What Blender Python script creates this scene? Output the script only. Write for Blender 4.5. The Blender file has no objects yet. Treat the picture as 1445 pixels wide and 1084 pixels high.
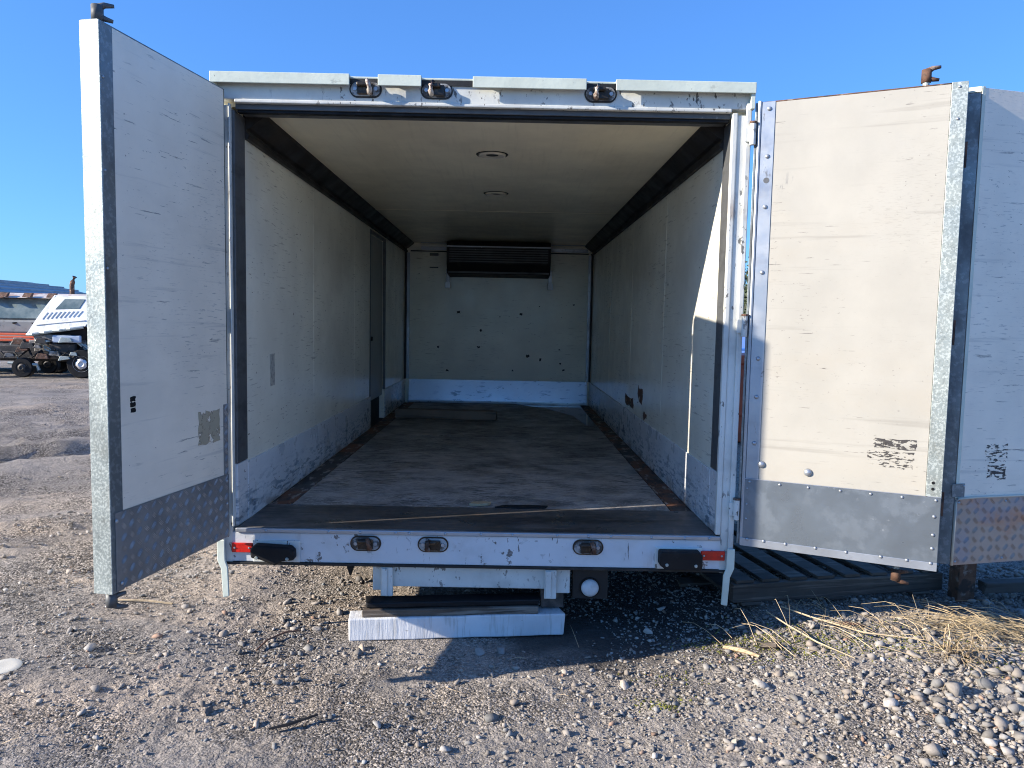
import bpy, bmesh, math, random
import numpy as np
from mathutils import Matrix, Vector
R = math.radians
random.seed(7)
rng = np.random.default_rng(11)
scene = bpy.context.scene
col = scene.collection

# ------------------------------------------------------------------ camera
F, PITCH, YAW, ROLL = 1050.2, -0.0801, 0.0056, 0.0192
CAM = Vector((0.1262, -3.2618, 1.4))
def world_ray(u, v):
    c, s = math.cos(ROLL), math.sin(ROLL)
    u, v = c * u + s * v, -s * u + c * v
    x, y, z = u / F, 1.0, -v / F
    c, s = math.cos(PITCH), math.sin(PITCH)
    y, z = c * y - s * z, s * y + c * z
    c, s = math.cos(YAW), math.sin(YAW)
    return Vector((c * x + s * y, -s * x + c * y, z))
fwd = world_ray(0, 0).normalized()
rgt = (world_ray(F, 0) - world_ray(0, 0)).normalized()
upv = -(world_ray(0, F) - world_ray(0, 0)).normalized()
cd = bpy.data.cameras.new("camera")
cam = bpy.data.objects.new("camera", cd)
col.objects.link(cam)
cd.sensor_fit = 'HORIZONTAL'; cd.sensor_width = 36; cd.lens = F / 1445 * 36
cd.clip_start = 0.05; cd.clip_end = 3000
cam.matrix_world = Matrix(((rgt.x, upv.x, -fwd.x, CAM.x), (rgt.y, upv.y, -fwd.y, CAM.y), (rgt.z, upv.z, -fwd.z, CAM.z), (0, 0, 0, 1)))
scene.camera = cam

# ------------------------------------------------------------------ light
SUN_EL, SUN_AZ = 21.6, 16.1          # the sun stands to the left, 15 degrees towards the camera side
to_sun = Vector((-math.cos(R(SUN_AZ)) * math.cos(R(SUN_EL)), -math.sin(R(SUN_AZ)) * math.cos(R(SUN_EL)), math.sin(R(SUN_EL))))
w = bpy.data.worlds.new("World"); scene.world = w; w.use_nodes = True
nt = w.node_tree; bg = nt.nodes["Background"]
sky = nt.nodes.new("ShaderNodeTexSky"); sky.sky_type = 'NISHITA'; sky.sun_disc = False
sky.sun_elevation = R(SUN_EL)
sky.sun_rotation = math.atan2(to_sun.x, to_sun.y)
sky.altitude = 0; sky.air_density = 1.0; sky.dust_density = 0.3; sky.ozone_density = 3.0
gm = nt.nodes.new("ShaderNodeGamma"); gm.inputs[1].default_value = 0.7        # even clear deep-blue sky
tn = nt.nodes.new("ShaderNodeMix"); tn.data_type = 'RGBA'; tn.blend_type = 'MULTIPLY'; tn.inputs[0].default_value = 1
tn.inputs[7].default_value = (0.30, 0.60, 1.09, 1)
nt.links.new(sky.outputs[0], gm.inputs[0]); nt.links.new(gm.outputs[0], tn.inputs[6]); nt.links.new(tn.outputs[2], bg.inputs[0])
bg.inputs[1].default_value = 0.14
sd = bpy.data.lights.new("sun", 'SUN'); sd.energy = 3.8; sd.angle = R(0.53); sd.color = (1.0, 0.905, 0.77)
sun = bpy.data.objects.new("sun", sd); col.objects.link(sun)
sun.rotation_euler = to_sun.to_track_quat('Z', 'Y').to_euler(); sun.location = (-6, -3, 6)
scene.view_settings.view_transform = 'Standard'; scene.view_settings.look = 'None'
scene.view_settings.gamma = 1; scene.view_settings.use_curve_mapping = False
scene.view_settings.exposure = 1.42
scene.cycles.max_bounces = 10; scene.cycles.diffuse_bounces = 6; scene.cycles.glossy_bounces = 4
scene.cycles.transparent_max_bounces = 12
scene.cycles.caustics_reflective = False; scene.cycles.caustics_refractive = False
scene.cycles.use_denoising = True; scene.cycles.filter_width = 1.05

# ------------------------------------------------------------------ materials
def surf(name, base, rough=0.5, metal=0.0, layers=(), bump=0.0, bscale=40.0, bstretch=(1, 1, 1), rvar=0.0, var=0.06,
         vscale=2.0, alpha=None, attr=None, spec=0.5, bump2=None, bdetail=6):
    """layers: (colour, strength, scale, stretch, lo, hi[, mask_scale, mlo, mhi[, (axis, a, b)]]) painted noise patches"""
    m = bpy.data.materials.new(name); m.use_nodes = True
    t = m.node_tree; N, L = t.nodes, t.links
    p = N["Principled BSDF"]
    tc = N.new("ShaderNodeTexCoord"); co = tc.outputs['Object']
    def noise(scale, stretch=(1, 1, 1), detail=5, off=0.0, rough=0.6):
        mp = N.new("ShaderNodeMapping"); mp.inputs['Scale'].default_value = stretch
        mp.inputs['Location'].default_value = (off, off * 1.7, off * 0.6)
        n = N.new("ShaderNodeTexNoise"); n.inputs['Scale'].default_value = scale
        n.inputs['Detail'].default_value = detail; n.inputs['Roughness'].default_value = rough
        L.new(co, mp.inputs[0]); L.new(mp.outputs[0], n.inputs['Vector']); return n.outputs['Fac']
    def rng_(src, lo, hi, a=0.0, b=1.0):
        r = N.new("ShaderNodeMapRange"); r.interpolation_type = 'SMOOTHSTEP'
        r.inputs[1].default_value = lo; r.inputs[2].default_value = hi; r.inputs[3].default_value = a; r.inputs[4].default_value = b
        L.new(src, r.inputs[0]); return r.outputs[0]
    def mul(a, b):
        n = N.new("ShaderNodeMath"); n.operation = 'MULTIPLY'; L.new(a, n.inputs[0])
        if isinstance(b, (int, float)): n.inputs[1].default_value = b
        else: L.new(b, n.inputs[1])
        return n.outputs[0]
    def mix(fac, a, b):
        n = N.new("ShaderNodeMix"); n.data_type = 'RGBA'
        L.new(fac, n.inputs[0])
        if isinstance(a, tuple): n.inputs[6].default_value = (*a, 1)
        else: L.new(a, n.inputs[6])
        if isinstance(b, tuple): n.inputs[7].default_value = (*b, 1)
        else: L.new(b, n.inputs[7])
        return n.outputs[2]
    dk = tuple(c * (1 - 2.2 * var) for c in base); lt = tuple(min(1, c * (1 + 1.6 * var)) for c in base)
    c = mix(rng_(noise(vscale, detail=6), 0.3, 0.7), dk, lt)
    if attr:
        a = N.new("ShaderNodeAttribute"); a.attribute_name = attr
        mm = N.new("ShaderNodeMix"); mm.data_type = 'RGBA'; mm.blend_type = 'MULTIPLY'; mm.inputs[0].default_value = 1
        L.new(c, mm.inputs[6]); L.new(a.outputs['Color'], mm.inputs[7]); c = mm.outputs[2]
    lm = []
    for i, ly in enumerate(layers):
        colr, st, sc, stc, lo, hi = ly[:6]
        fac = rng_(noise(sc, stc, off=3.1 * i + 1), lo, hi)
        if len(ly) > 6 and ly[6]: fac = mul(fac, rng_(noise(ly[6], detail=3, off=5.7 * i + 2), ly[7], ly[8]))
        if len(ly) > 9:
            ax, a_, b_ = ly[9]
            sp = N.new("ShaderNodeSeparateXYZ"); L.new(co, sp.inputs[0])
            fac = mul(fac, rng_(sp.outputs[ax], min(a_, b_), max(a_, b_), *((0.0, 1.0) if a_ < b_ else (1.0, 0.0))))
        fac = mul(fac, st); c = mix(fac, c, colr); lm.append(fac)
    L.new(c, p.inputs['Base Color'])
    p.inputs['Metallic'].default_value = metal
    p.inputs['Specular IOR Level'].default_value = spec
    if rvar:
        L.new(rng_(noise(6, detail=5, off=9), 0.3, 0.7, max(0.03, rough - rvar), min(1, rough + rvar)), p.inputs['Roughness'])
    else: p.inputs['Roughness'].default_value = rough
    if bump:
        b = N.new("ShaderNodeBump"); b.inputs['Distance'].default_value = bump; b.inputs['Strength'].default_value = 1
        L.new(noise(bscale, bstretch, detail=bdetail), b.inputs['Height'])
        last = b
        if bump2:
            b2 = N.new("ShaderNodeBump"); b2.inputs['Distance'].default_value = bump2[0]
            L.new(noise(bump2[1], detail=2, off=4), b2.inputs['Height']); L.new(b.outputs[0], b2.inputs['Normal']); last = b2
        L.new(last.outputs[0], p.inputs['Normal'])
    if alpha:
        sc, stc, lo, hi, sc2, lo2, hi2 = alpha
        L.new(mul(rng_(noise(sc, stc, off=8), lo, hi), rng_(noise(sc2, off=6), lo2, hi2)), p.inputs['Alpha'])
    return m

GRIME = (0.10, 0.085, 0.065)
def scratchy(k=1.0, s=1.0, lo=0.68):
    return ((0.07, 0.06, 0.055), 0.75 * k, 7 * s, (1, 1, 11), lo, lo + 0.05, 1.6, 0.42, 0.62)
CREAM = (0.42, 0.40, 0.35)  # door cream, darkened to hold back the brightness of the sunlit door
M = {}
M['panel'] = surf('cream_panel_sun_toned', CREAM, 0.42, layers=(
    ((0.42, 0.37, 0.29), 0.35, 1.3, (1, 1, 2.5), 0.5, 0.75),
    ((0.27, 0.245, 0.21), 0.35, 30, (1, 1, 7), 0.54, 0.64, 1.2, 0.45, 0.6),
    ((0.22, 0.20, 0.17), 0.30, 1.1, (1, 1, 26), 0.58, 0.70),
    ((0.12, 0.11, 0.10), 0.7, 60, (1, 1, 1.5), 0.66, 0.70, 1.4, 0.42, 0.62),
    ((0.13, 0.12, 0.11), 0.7, 9, (1, 1, 13), 0.635, 0.67, 2.2, 0.44, 0.58),
    ((0.09, 0.08, 0.075), 0.8, 26, (1, 1, 2), 0.72, 0.75, 1.8, 0.45, 0.6),
    ((0.14, 0.15, 0.16), 0.6, 14, (1, 1, 0.25), 0.70, 0.74, 3.0, 0.5, 0.6)), bump=0.0006, bscale=25, rvar=0.08, var=0.03, vscale=3)
M['panel_shade_lifted'] = surf('cream_panel_shade_lifted', (0.88, 0.80, 0.67), 0.42, layers=(  # same cream paint, lightened to brighten the doors standing in shade
    ((0.50, 0.46, 0.40), 0.3, 1.3, (1, 1, 2.5), 0.45, 0.8),
    ((0.16, 0.15, 0.14), 0.75, 8, (1, 1, 13), 0.64, 0.67, 2.2, 0.42, 0.58),
    ((0.30, 0.29, 0.28), 0.6, 22, (1, 1, 9), 0.60, 0.66, 1.6, 0.42, 0.6),
    ((0.38, 0.36, 0.33), 0.35, 1.3, (1, 1, 24), 0.58, 0.70),
    ((0.14, 0.13, 0.12), 0.7, 55, (1, 1, 1.5), 0.66, 0.70, 1.4, 0.42, 0.62),
    ((0.10, 0.09, 0.085), 0.8, 30, (1, 1, 2), 0.69, 0.72, 1.8, 0.42, 0.6)), bump=0.0006, bscale=25, rvar=0.08, var=0.03, vscale=3)
M['wall'] = surf('white_lining', (0.93, 0.90, 0.77), 0.22, layers=(
    ((0.52, 0.46, 0.34), 0.35, 1.1, (1, 0.7, 1.6), 0.40, 0.85),
    ((0.30, 0.27, 0.22), 0.55, 8, (1, 1, 12), 0.58, 0.66, 1.5, 0.40, 0.6),
    ((0.12, 0.10, 0.08), 0.85, 20, (1, 0.8, 4), 0.67, 0.70, 1.9, 0.44, 0.6),
    ((0.08, 0.07, 0.06), 0.85, 24, (1, 1, 1.2), 0.695, 0.72, 1.3, 0.42, 0.6),
    ((0.55, 0.50, 0.38), 0.12, 5, (1, 1, 0.12), 0.45, 0.80, 1.4, 0.42, 0.65)), bump=0.0016, bscale=1.6, bdetail=1, rvar=0.05, var=0.05, vscale=1.5)
M['ceiling'] = surf('ceiling_lining', (0.94, 0.84, 0.62), 0.22, layers=(
    ((0.42, 0.35, 0.24), 0.40, 1.3, (1, 0.5, 1), 0.45, 0.85),
    ((0.45, 0.38, 0.28), 0.15, 14, (3, 0.15, 1), 0.50, 0.75),
    ((0.12, 0.10, 0.08), 0.6, 40, (1, 0.6, 1), 0.72, 0.75, 1.2, 0.45, 0.6)), bump=0.0012, bscale=1.4, bdetail=1, rvar=0.04, var=0.05, vscale=1.3)
M['kick'] = surf('white_kick_plate', (0.72, 0.74, 0.76), 0.33, layers=(
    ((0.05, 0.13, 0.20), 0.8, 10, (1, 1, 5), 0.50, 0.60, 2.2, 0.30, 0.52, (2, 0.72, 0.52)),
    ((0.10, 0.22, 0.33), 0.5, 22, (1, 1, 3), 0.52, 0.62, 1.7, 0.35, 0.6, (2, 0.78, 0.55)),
    ((0.06, 0.05, 0.045), 0.8, 24, (1, 1, 2.5), 0.62, 0.66, 2, 0.4, 0.6),
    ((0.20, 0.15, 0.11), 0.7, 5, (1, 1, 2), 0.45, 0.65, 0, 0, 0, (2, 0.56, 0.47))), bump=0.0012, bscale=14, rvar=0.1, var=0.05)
M['kick_metal'] = surf('glossy_white_skirting', (0.62, 0.70, 0.78), 0.26, 0.45, layers=(
    ((0.05, 0.13, 0.20), 0.7, 9, (1, 1, 3), 0.56, 0.64, 2.2, 0.4, 0.6), ((0.08, 0.08, 0.08), 0.8, 26, (1, 1, 1.5), 0.66, 0.70, 2, 0.4, 0.6)), bump=0.001, bscale=12, var=0.05)
WORN = (((0.10, 0.095, 0.09), 0.85, 34, (1, 1, 0.6), 0.60, 0.63, 3.5, 0.45, 0.58),
        ((0.26, 0.15, 0.08), 0.55, 6, (1, 1, 0.5), 0.60, 0.72, 2.0, 0.45, 0.65),
        ((0.30, 0.29, 0.26), 0.45, 3, (1, 1, 1), 0.5, 0.7),
        ((0.05, 0.045, 0.04), 0.9, 50, (1, 1, 0.4), 0.62, 0.66, 3, 0.4, 0.6))
M['frame'] = surf('peeling_white_paint', (0.66, 0.67, 0.63), 0.5, layers=WORN, bump=0.0015, bscale=30, rvar=0.1, var=0.05, vscale=5)
M['lip'] = surf('pale_green_white_paint', (0.60, 0.65, 0.56), 0.5, layers=(
    ((0.18, 0.18, 0.15), 0.6, 16, (0.6, 1, 1), 0.62, 0.68, 3, 0.4, 0.6),
    ((0.09, 0.08, 0.06), 0.8, 40, (1.5, 1, 0.6), 0.68, 0.71, 3, 0.4, 0.6)), bump=0.0012, bscale=30, var=0.05, vscale=5)
M['trim'] = surf('grey_metal_trim', (0.115, 0.12, 0.125), 0.5, 0.25, layers=(
    ((0.05, 0.05, 0.05), 0.6, 6, (1, 1, 3), 0.5, 0.7), ((0.4, 0.4, 0.38), 0.5, 30, (1, 1, 0.4), 0.68, 0.72)), bump=0.0008, bscale=40, rvar=0.12)
M['cove'] = surf('dark_cove_metal', (0.030, 0.027, 0.025), 0.6, 0.3, layers=(
    ((0.085, 0.07, 0.055), 0.5, 5, (1, 0.4, 1), 0.5, 0.75), ((0.012, 0.012, 0.012), 0.7, 9, (1, 0.5, 1), 0.5, 0.7)), bump=0.001, bscale=30, rvar=0.12)
M['galv'] = surf('galvanised_steel', (0.34, 0.38, 0.36), 0.45, 0.35, layers=(
    ((0.56, 0.60, 0.56), 0.8, 120, (1, 1, 1), 0.48, 0.58), ((0.22, 0.25, 0.24), 0.6, 70, (1, 1, 1), 0.55, 0.64),
    ((0.2, 0.17, 0.12), 0.4, 5, (1, 1, 0.5), 0.56, 0.75)), bump=0.0006, bscale=110, rvar=0.14)
M['galv_dark'] = surf('dull_shaded_galvanised_steel', (0.20, 0.225, 0.235), 0.5, 0.6, layers=(
    ((0.30, 0.33, 0.34), 0.7, 50, (1, 1, 1), 0.5, 0.6), ((0.08, 0.08, 0.08), 0.7, 7, (1, 1, 0.5), 0.5, 0.7)), bump=0.0006, bscale=80, rvar=0.14)
M['alu'] = surf('aluminium_strip', (0.40, 0.43, 0.47), 0.40, 0.6, layers=(
    ((0.30, 0.32, 0.36), 0.5, 4, (1, 1, 3), 0.5, 0.65), ((0.12, 0.11, 0.10), 0.7, 18, (1, 1, 0.5), 0.66, 0.71)), bump=0.0004, bscale=30, rvar=0.12)
M['sheet'] = surf('aluminium_sheet', (0.185, 0.215, 0.245), 0.40, 0.5, layers=(
    ((0.26, 0.295, 0.33), 0.5, 9, (1, 1, 1), 0.5, 0.62), ((0.17, 0.20, 0.235), 0.6, 3, (1, 1, 1), 0.5, 0.7),
    ((0.50, 0.53, 0.56), 0.7, 45, (1, 1, 1), 0.64, 0.69, 3, 0.42, 0.6), ((0.10, 0.10, 0.10), 0.6, 50, (1, 1, 5), 0.68, 0.72)), bump=0.0008, bscale=16, rvar=0.14)
M['tread'] = surf('diamond_plate_metal', (0.25, 0.245, 0.24), 0.5, 0.15, layers=(
    ((0.14, 0.135, 0.13), 0.6, 5, (1, 1, 1), 0.45, 0.65), ((0.34, 0.32, 0.29), 0.5, 25, (1, 1, 1), 0.55, 0.7)), bump=0.0006, bscale=60, rvar=0.12)
M['tread_sheen'] = surf('orange_sheen_diamond_plate', (0.46, 0.36, 0.29), 0.42, 0.2, layers=(  # orange and mauve tints paint the reflected glow onto this plate
    ((0.50, 0.22, 0.11), 0.6, 4, (1, 1, 2), 0.45, 0.65), ((0.34, 0.32, 0.34), 0.7, 9, (1, 1, 1), 0.5, 0.65)), bump=0.0006, bscale=60, rvar=0.1)
M['tread_worn'] = surf('worn_bright_tread', (0.36, 0.355, 0.355), 0.5, 0.15, var=0.15, vscale=20, rvar=0.1)
M['rust'] = surf('rusty_steel', (0.16, 0.085, 0.055), 0.75, 0.3, layers=(
    ((0.36, 0.30, 0.26), 0.7, 20, (1, 1, 1), 0.55, 0.65), ((0.035, 0.03, 0.028), 0.8, 14, (1, 1, 1), 0.48, 0.6)), bump=0.002, bscale=60, var=0.15, vscale=20)
M['oily'] = surf('oily_dark_steel', (0.035, 0.028, 0.022), 0.35, 0.4, layers=(((0.14, 0.09, 0.05), 0.6, 30, (1, 1, 1), 0.52, 0.66),), bump=0.0015, bscale=60, rvar=0.15)
M['keeper'] = surf('grimy_painted_keeper', (0.36, 0.37, 0.37), 0.7, layers=(((0.04, 0.032, 0.025), 0.9, 18, (1, 1, 1), 0.46, 0.58),), bump=0.001, bscale=50, var=0.1)
M['claw'] = surf('chipped_cream_steel', (0.52, 0.46, 0.40), 0.5, 0.1, layers=(((0.14, 0.07, 0.05), 0.9, 40, (1, 1, 1), 0.48, 0.58),), bump=0.001, bscale=60)
M['rubber'] = surf('black_rubber', (0.010, 0.010, 0.011), 0.6, layers=(((0.03, 0.03, 0.03), 0.5, 12, (1, 1, 1), 0.55, 0.7),), bump=0.0015, bscale=30, rvar=0.15, spec=0.25)
M['black'] = surf('black_dirty_metal', (0.018, 0.018, 0.018), 0.6, 0.2, layers=(((0.07, 0.06, 0.05), 0.6, 8, (1, 1, 1), 0.52, 0.7),), bump=0.001, bscale=40)
M['red'] = surf('red_reflector', (0.62, 0.02, 0.012), 0.25, layers=(((0.30, 0.02, 0.02), 0.5, 30, (1, 1, 1), 0.5, 0.7),), bump=0.0006, bscale=300, var=0.08, vscale=60)
M['lamp_white'] = surf('dusty_lamp_lens', (0.62, 0.63, 0.63), 0.3, layers=(((0.4, 0.38, 0.34), 0.5, 20, (1, 1, 1), 0.5, 0.7),), bump=0.0005, bscale=200)
M['lampshade'] = surf('cream_plastic', (0.62, 0.58, 0.48), 0.35)
M['ply'] = surf('worn_grey_plywood', (0.31, 0.29, 0.27), 0.45, layers=(
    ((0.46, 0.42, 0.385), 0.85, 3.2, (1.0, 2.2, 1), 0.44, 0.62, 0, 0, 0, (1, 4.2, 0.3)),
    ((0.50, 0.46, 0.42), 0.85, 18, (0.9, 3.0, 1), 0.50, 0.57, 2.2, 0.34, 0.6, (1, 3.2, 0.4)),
    ((0.04, 0.037, 0.035), 0.9, 17, (0.8, 3.6, 1), 0.51, 0.58, 1.8, 0.36, 0.56),
    ((0.065, 0.06, 0.058), 0.8, 2.0, (1, 1, 1), 0.50, 0.68),
    ((0.04, 0.035, 0.03), 0.8, 60, (0.5, 3.5, 1), 0.58, 0.62, 3, 0.38, 0.55),
    ((0.55, 0.52, 0.48), 0.7, 75, (0.5, 3.0, 1), 0.57, 0.62, 2.5, 0.36, 0.55),
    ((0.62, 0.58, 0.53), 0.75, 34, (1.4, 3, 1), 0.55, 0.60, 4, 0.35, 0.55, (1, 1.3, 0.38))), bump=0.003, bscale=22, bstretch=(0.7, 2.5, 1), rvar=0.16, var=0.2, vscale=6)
M['strip_wood'] = surf('stained_floor_strip', (0.07, 0.06, 0.055), 0.6, layers=(
    ((0.20, 0.075, 0.03), 0.85, 3.2, (1, 0.7, 1), 0.45, 0.56), ((0.38, 0.35, 0.31), 0.75, 11, (2, 0.7, 1), 0.54, 0.62),
    ((0.025, 0.022, 0.02), 0.85, 8, (2, 0.7, 1), 0.54, 0.62)), bump=0.004, bscale=22, bstretch=(2, 0.7, 1), var=0.2, vscale=6)
M['sillplate'] = surf('scuffed_dark_steel', (0.15, 0.135, 0.125), 0.42, 0.45, layers=(
    ((0.03, 0.027, 0.025), 0.7, 3, (0.5, 2, 1), 0.45, 0.65), ((0.32, 0.30, 0.28), 0.55, 12, (0.35, 5, 1), 0.60, 0.67),
    ((0.24, 0.15, 0.09), 0.4, 7, (0.6, 2, 1), 0.58, 0.7)), bump=0.0012, bscale=24, bstretch=(0.5, 3, 1), rvar=0.16)
M['darkwood'] = surf('dark_old_timber', (0.085, 0.066, 0.05), 0.7, layers=(
    ((0.26, 0.22, 0.18), 0.75, 8, (0.3, 3, 5), 0.50, 0.62), ((0.02, 0.016, 0.012), 0.8, 10, (0.3, 3, 5), 0.54, 0.64)), bump=0.003, bscale=25, bstretch=(0.15, 3, 3), var=0.15, vscale=6)
M['brownwood'] = surf('brown_plank_timber', (0.22, 0.165, 0.12), 0.7, layers=(((0.10, 0.075, 0.055), 0.7, 6, (0.3, 3, 5), 0.5, 0.62),), bump=0.003, bscale=25, bstretch=(0.15, 3, 3), var=0.12)
M['whitewood'] = surf('white_painted_timber', (0.66, 0.67, 0.68), 0.65, layers=(
    ((0.42, 0.40, 0.36), 0.5, 20, (3, 1, 0.3), 0.52, 0.64), ((0.10, 0.09, 0.08), 0.8, 14, (0.5, 1, 2), 0.66, 0.70),
    ((0.35, 0.32, 0.27), 0.6, 4, (1, 1, 1), 0.52, 0.7)), bump=0.0025, bscale=30, bstretch=(2.5, 1, 0.3), var=0.06, vscale=6)
M['greywood'] = surf('weathered_pallet_timber', (0.085, 0.073, 0.062), 0.95, layers=(
    ((0.035, 0.03, 0.025), 0.7, 9, (0.25, 2, 6), 0.5, 0.62), ((0.19, 0.165, 0.14), 0.6, 14, (0.2, 2, 6), 0.54, 0.64)), bump=0.002, bscale=25, bstretch=(0.15, 3, 4), var=0.15)
M['freshwood'] = surf('split_pale_wood', (0.50, 0.37, 0.22), 0.7, layers=(((0.30, 0.20, 0.11), 0.7, 30, (0.2, 3, 3), 0.5, 0.62),), bump=0.002, bscale=40, bstretch=(0.2, 3, 3), var=0.1)
M['sign_metal'] = M['galv']
M['truckwhite'] = surf('white_cab_paint', (0.75, 0.75, 0.73), 0.4, layers=(((0.45, 0.42, 0.38), 0.5, 6, (1, 1, 0.5), 0.52, 0.66),), var=0.04)
M['truckgrey'] = surf('grey_green_truck_paint', (0.23, 0.24, 0.24), 0.45, layers=(((0.10, 0.09, 0.08), 0.6, 6, (1, 1, 1), 0.5, 0.66),))
M['rib'] = surf('shaded_cab_rib_paint', (0.66, 0.66, 0.64), 0.5)
M['chassis'] = surf('grimy_chassis_steel', (0.045, 0.042, 0.04), 0.6, 0.2, layers=(((0.17, 0.14, 0.12), 0.7, 5, (1, 1, 1), 0.5, 0.62),), bump=0.004, bscale=12)
M['orange'] = surf('orange_paint', (0.62, 0.10, 0.035), 0.5, layers=(((0.25, 0.06, 0.03), 0.6, 9, (1, 1, 1), 0.5, 0.65),))
M['blue'] = surf('blue_paint', (0.03, 0.12, 0.42), 0.5)
M['glass'] = surf('dusty_windscreen', (0.10, 0.14, 0.14), 0.12, 0.0, layers=(((0.30, 0.34, 0.32), 0.6, 2, (1, 1, 1), 0.4, 0.7),), spec=0.8)
M['alu_hub'] = surf('alloy_hub', (0.62, 0.62, 0.64), 0.35, 0.5)
M['engine'] = surf('dirty_engine_alloy', (0.28, 0.26, 0.24), 0.55, 0.4, layers=(((0.05, 0.045, 0.04), 0.8, 9, (1, 1, 1), 0.46, 0.6),), bump=0.004, bscale=20)
M['yellow'] = surf('faded_yellow_plastic', (0.62, 0.55, 0.34), 0.5, layers=(((0.3, 0.25, 0.15), 0.5, 12, (1, 1, 1), 0.5, 0.65),))
M['roofblue'] = surf('blue_grey_roofing', (0.36, 0.37, 0.39), 0.5, 0.2, var=0.08)
M['residue_dark'] = surf('scraped_sticker_ink', (0.055, 0.05, 0.048), 0.6, alpha=(34, (1, 1, 3), 0.47, 0.51, 9, 0.36, 0.44))
M['residue_faint'] = surf('scraped_sticker_fragments', (0.07, 0.065, 0.06), 0.6, alpha=(48, (1, 1, 3), 0.53, 0.57, 11, 0.40, 0.5))
M['tape'] = surf('tape_adhesive_residue', (0.42, 0.37, 0.27), 0.6, alpha=(16, (1, 1, 1), 0.40, 0.46, 40, 0.30, 0.42))
M['tag_grey'] = surf('faded_grey_sticker', (0.50, 0.49, 0.44), 0.5, layers=(((0.20, 0.20, 0.19), 0.6, 40, (1, 1, 1), 0.5, 0.6),))
M['bruise'] = surf('torn_brown_lining', (0.15, 0.085, 0.06), 0.8, alpha=(12, (1, 1, 1), 0.42, 0.46, 30, 0.3, 0.42), bump=0.002, bscale=40)
M['bruise_solid'] = surf('dark_gouged_lining', (0.06, 0.05, 0.045), 0.8)
M['puddle'] = surf('thin_water_film', (0.05, 0.05, 0.05), 0.07, spec=0.7)
M['straw'] = surf('dry_straw', (0.43, 0.335, 0.215), 0.8, var=0.15, vscale=9, attr='tint')
M['moss'] = surf('olive_moss', (0.15, 0.155, 0.03), 0.9, var=0.25, vscale=14)
M['stone'] = surf('gravel_stone', (0.275, 0.25, 0.222), 0.85, layers=(((0.20, 0.185, 0.175), 0.5, 60, (1, 1, 1), 0.5, 0.62),), bump=0.001, bscale=150, attr='tint', var=0.08, vscale=30)
M['leaf'] = surf('dark_tree_leaves', (0.055, 0.075, 0.03), 0.7, var=0.3, vscale=1.5)
M['bark'] = surf('tree_bark', (0.10, 0.08, 0.06), 0.9)
M['hill'] = surf('dry_scrub_bank', (0.10, 0.11, 0.05), 0.9, var=0.2, vscale=0.3)

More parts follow.
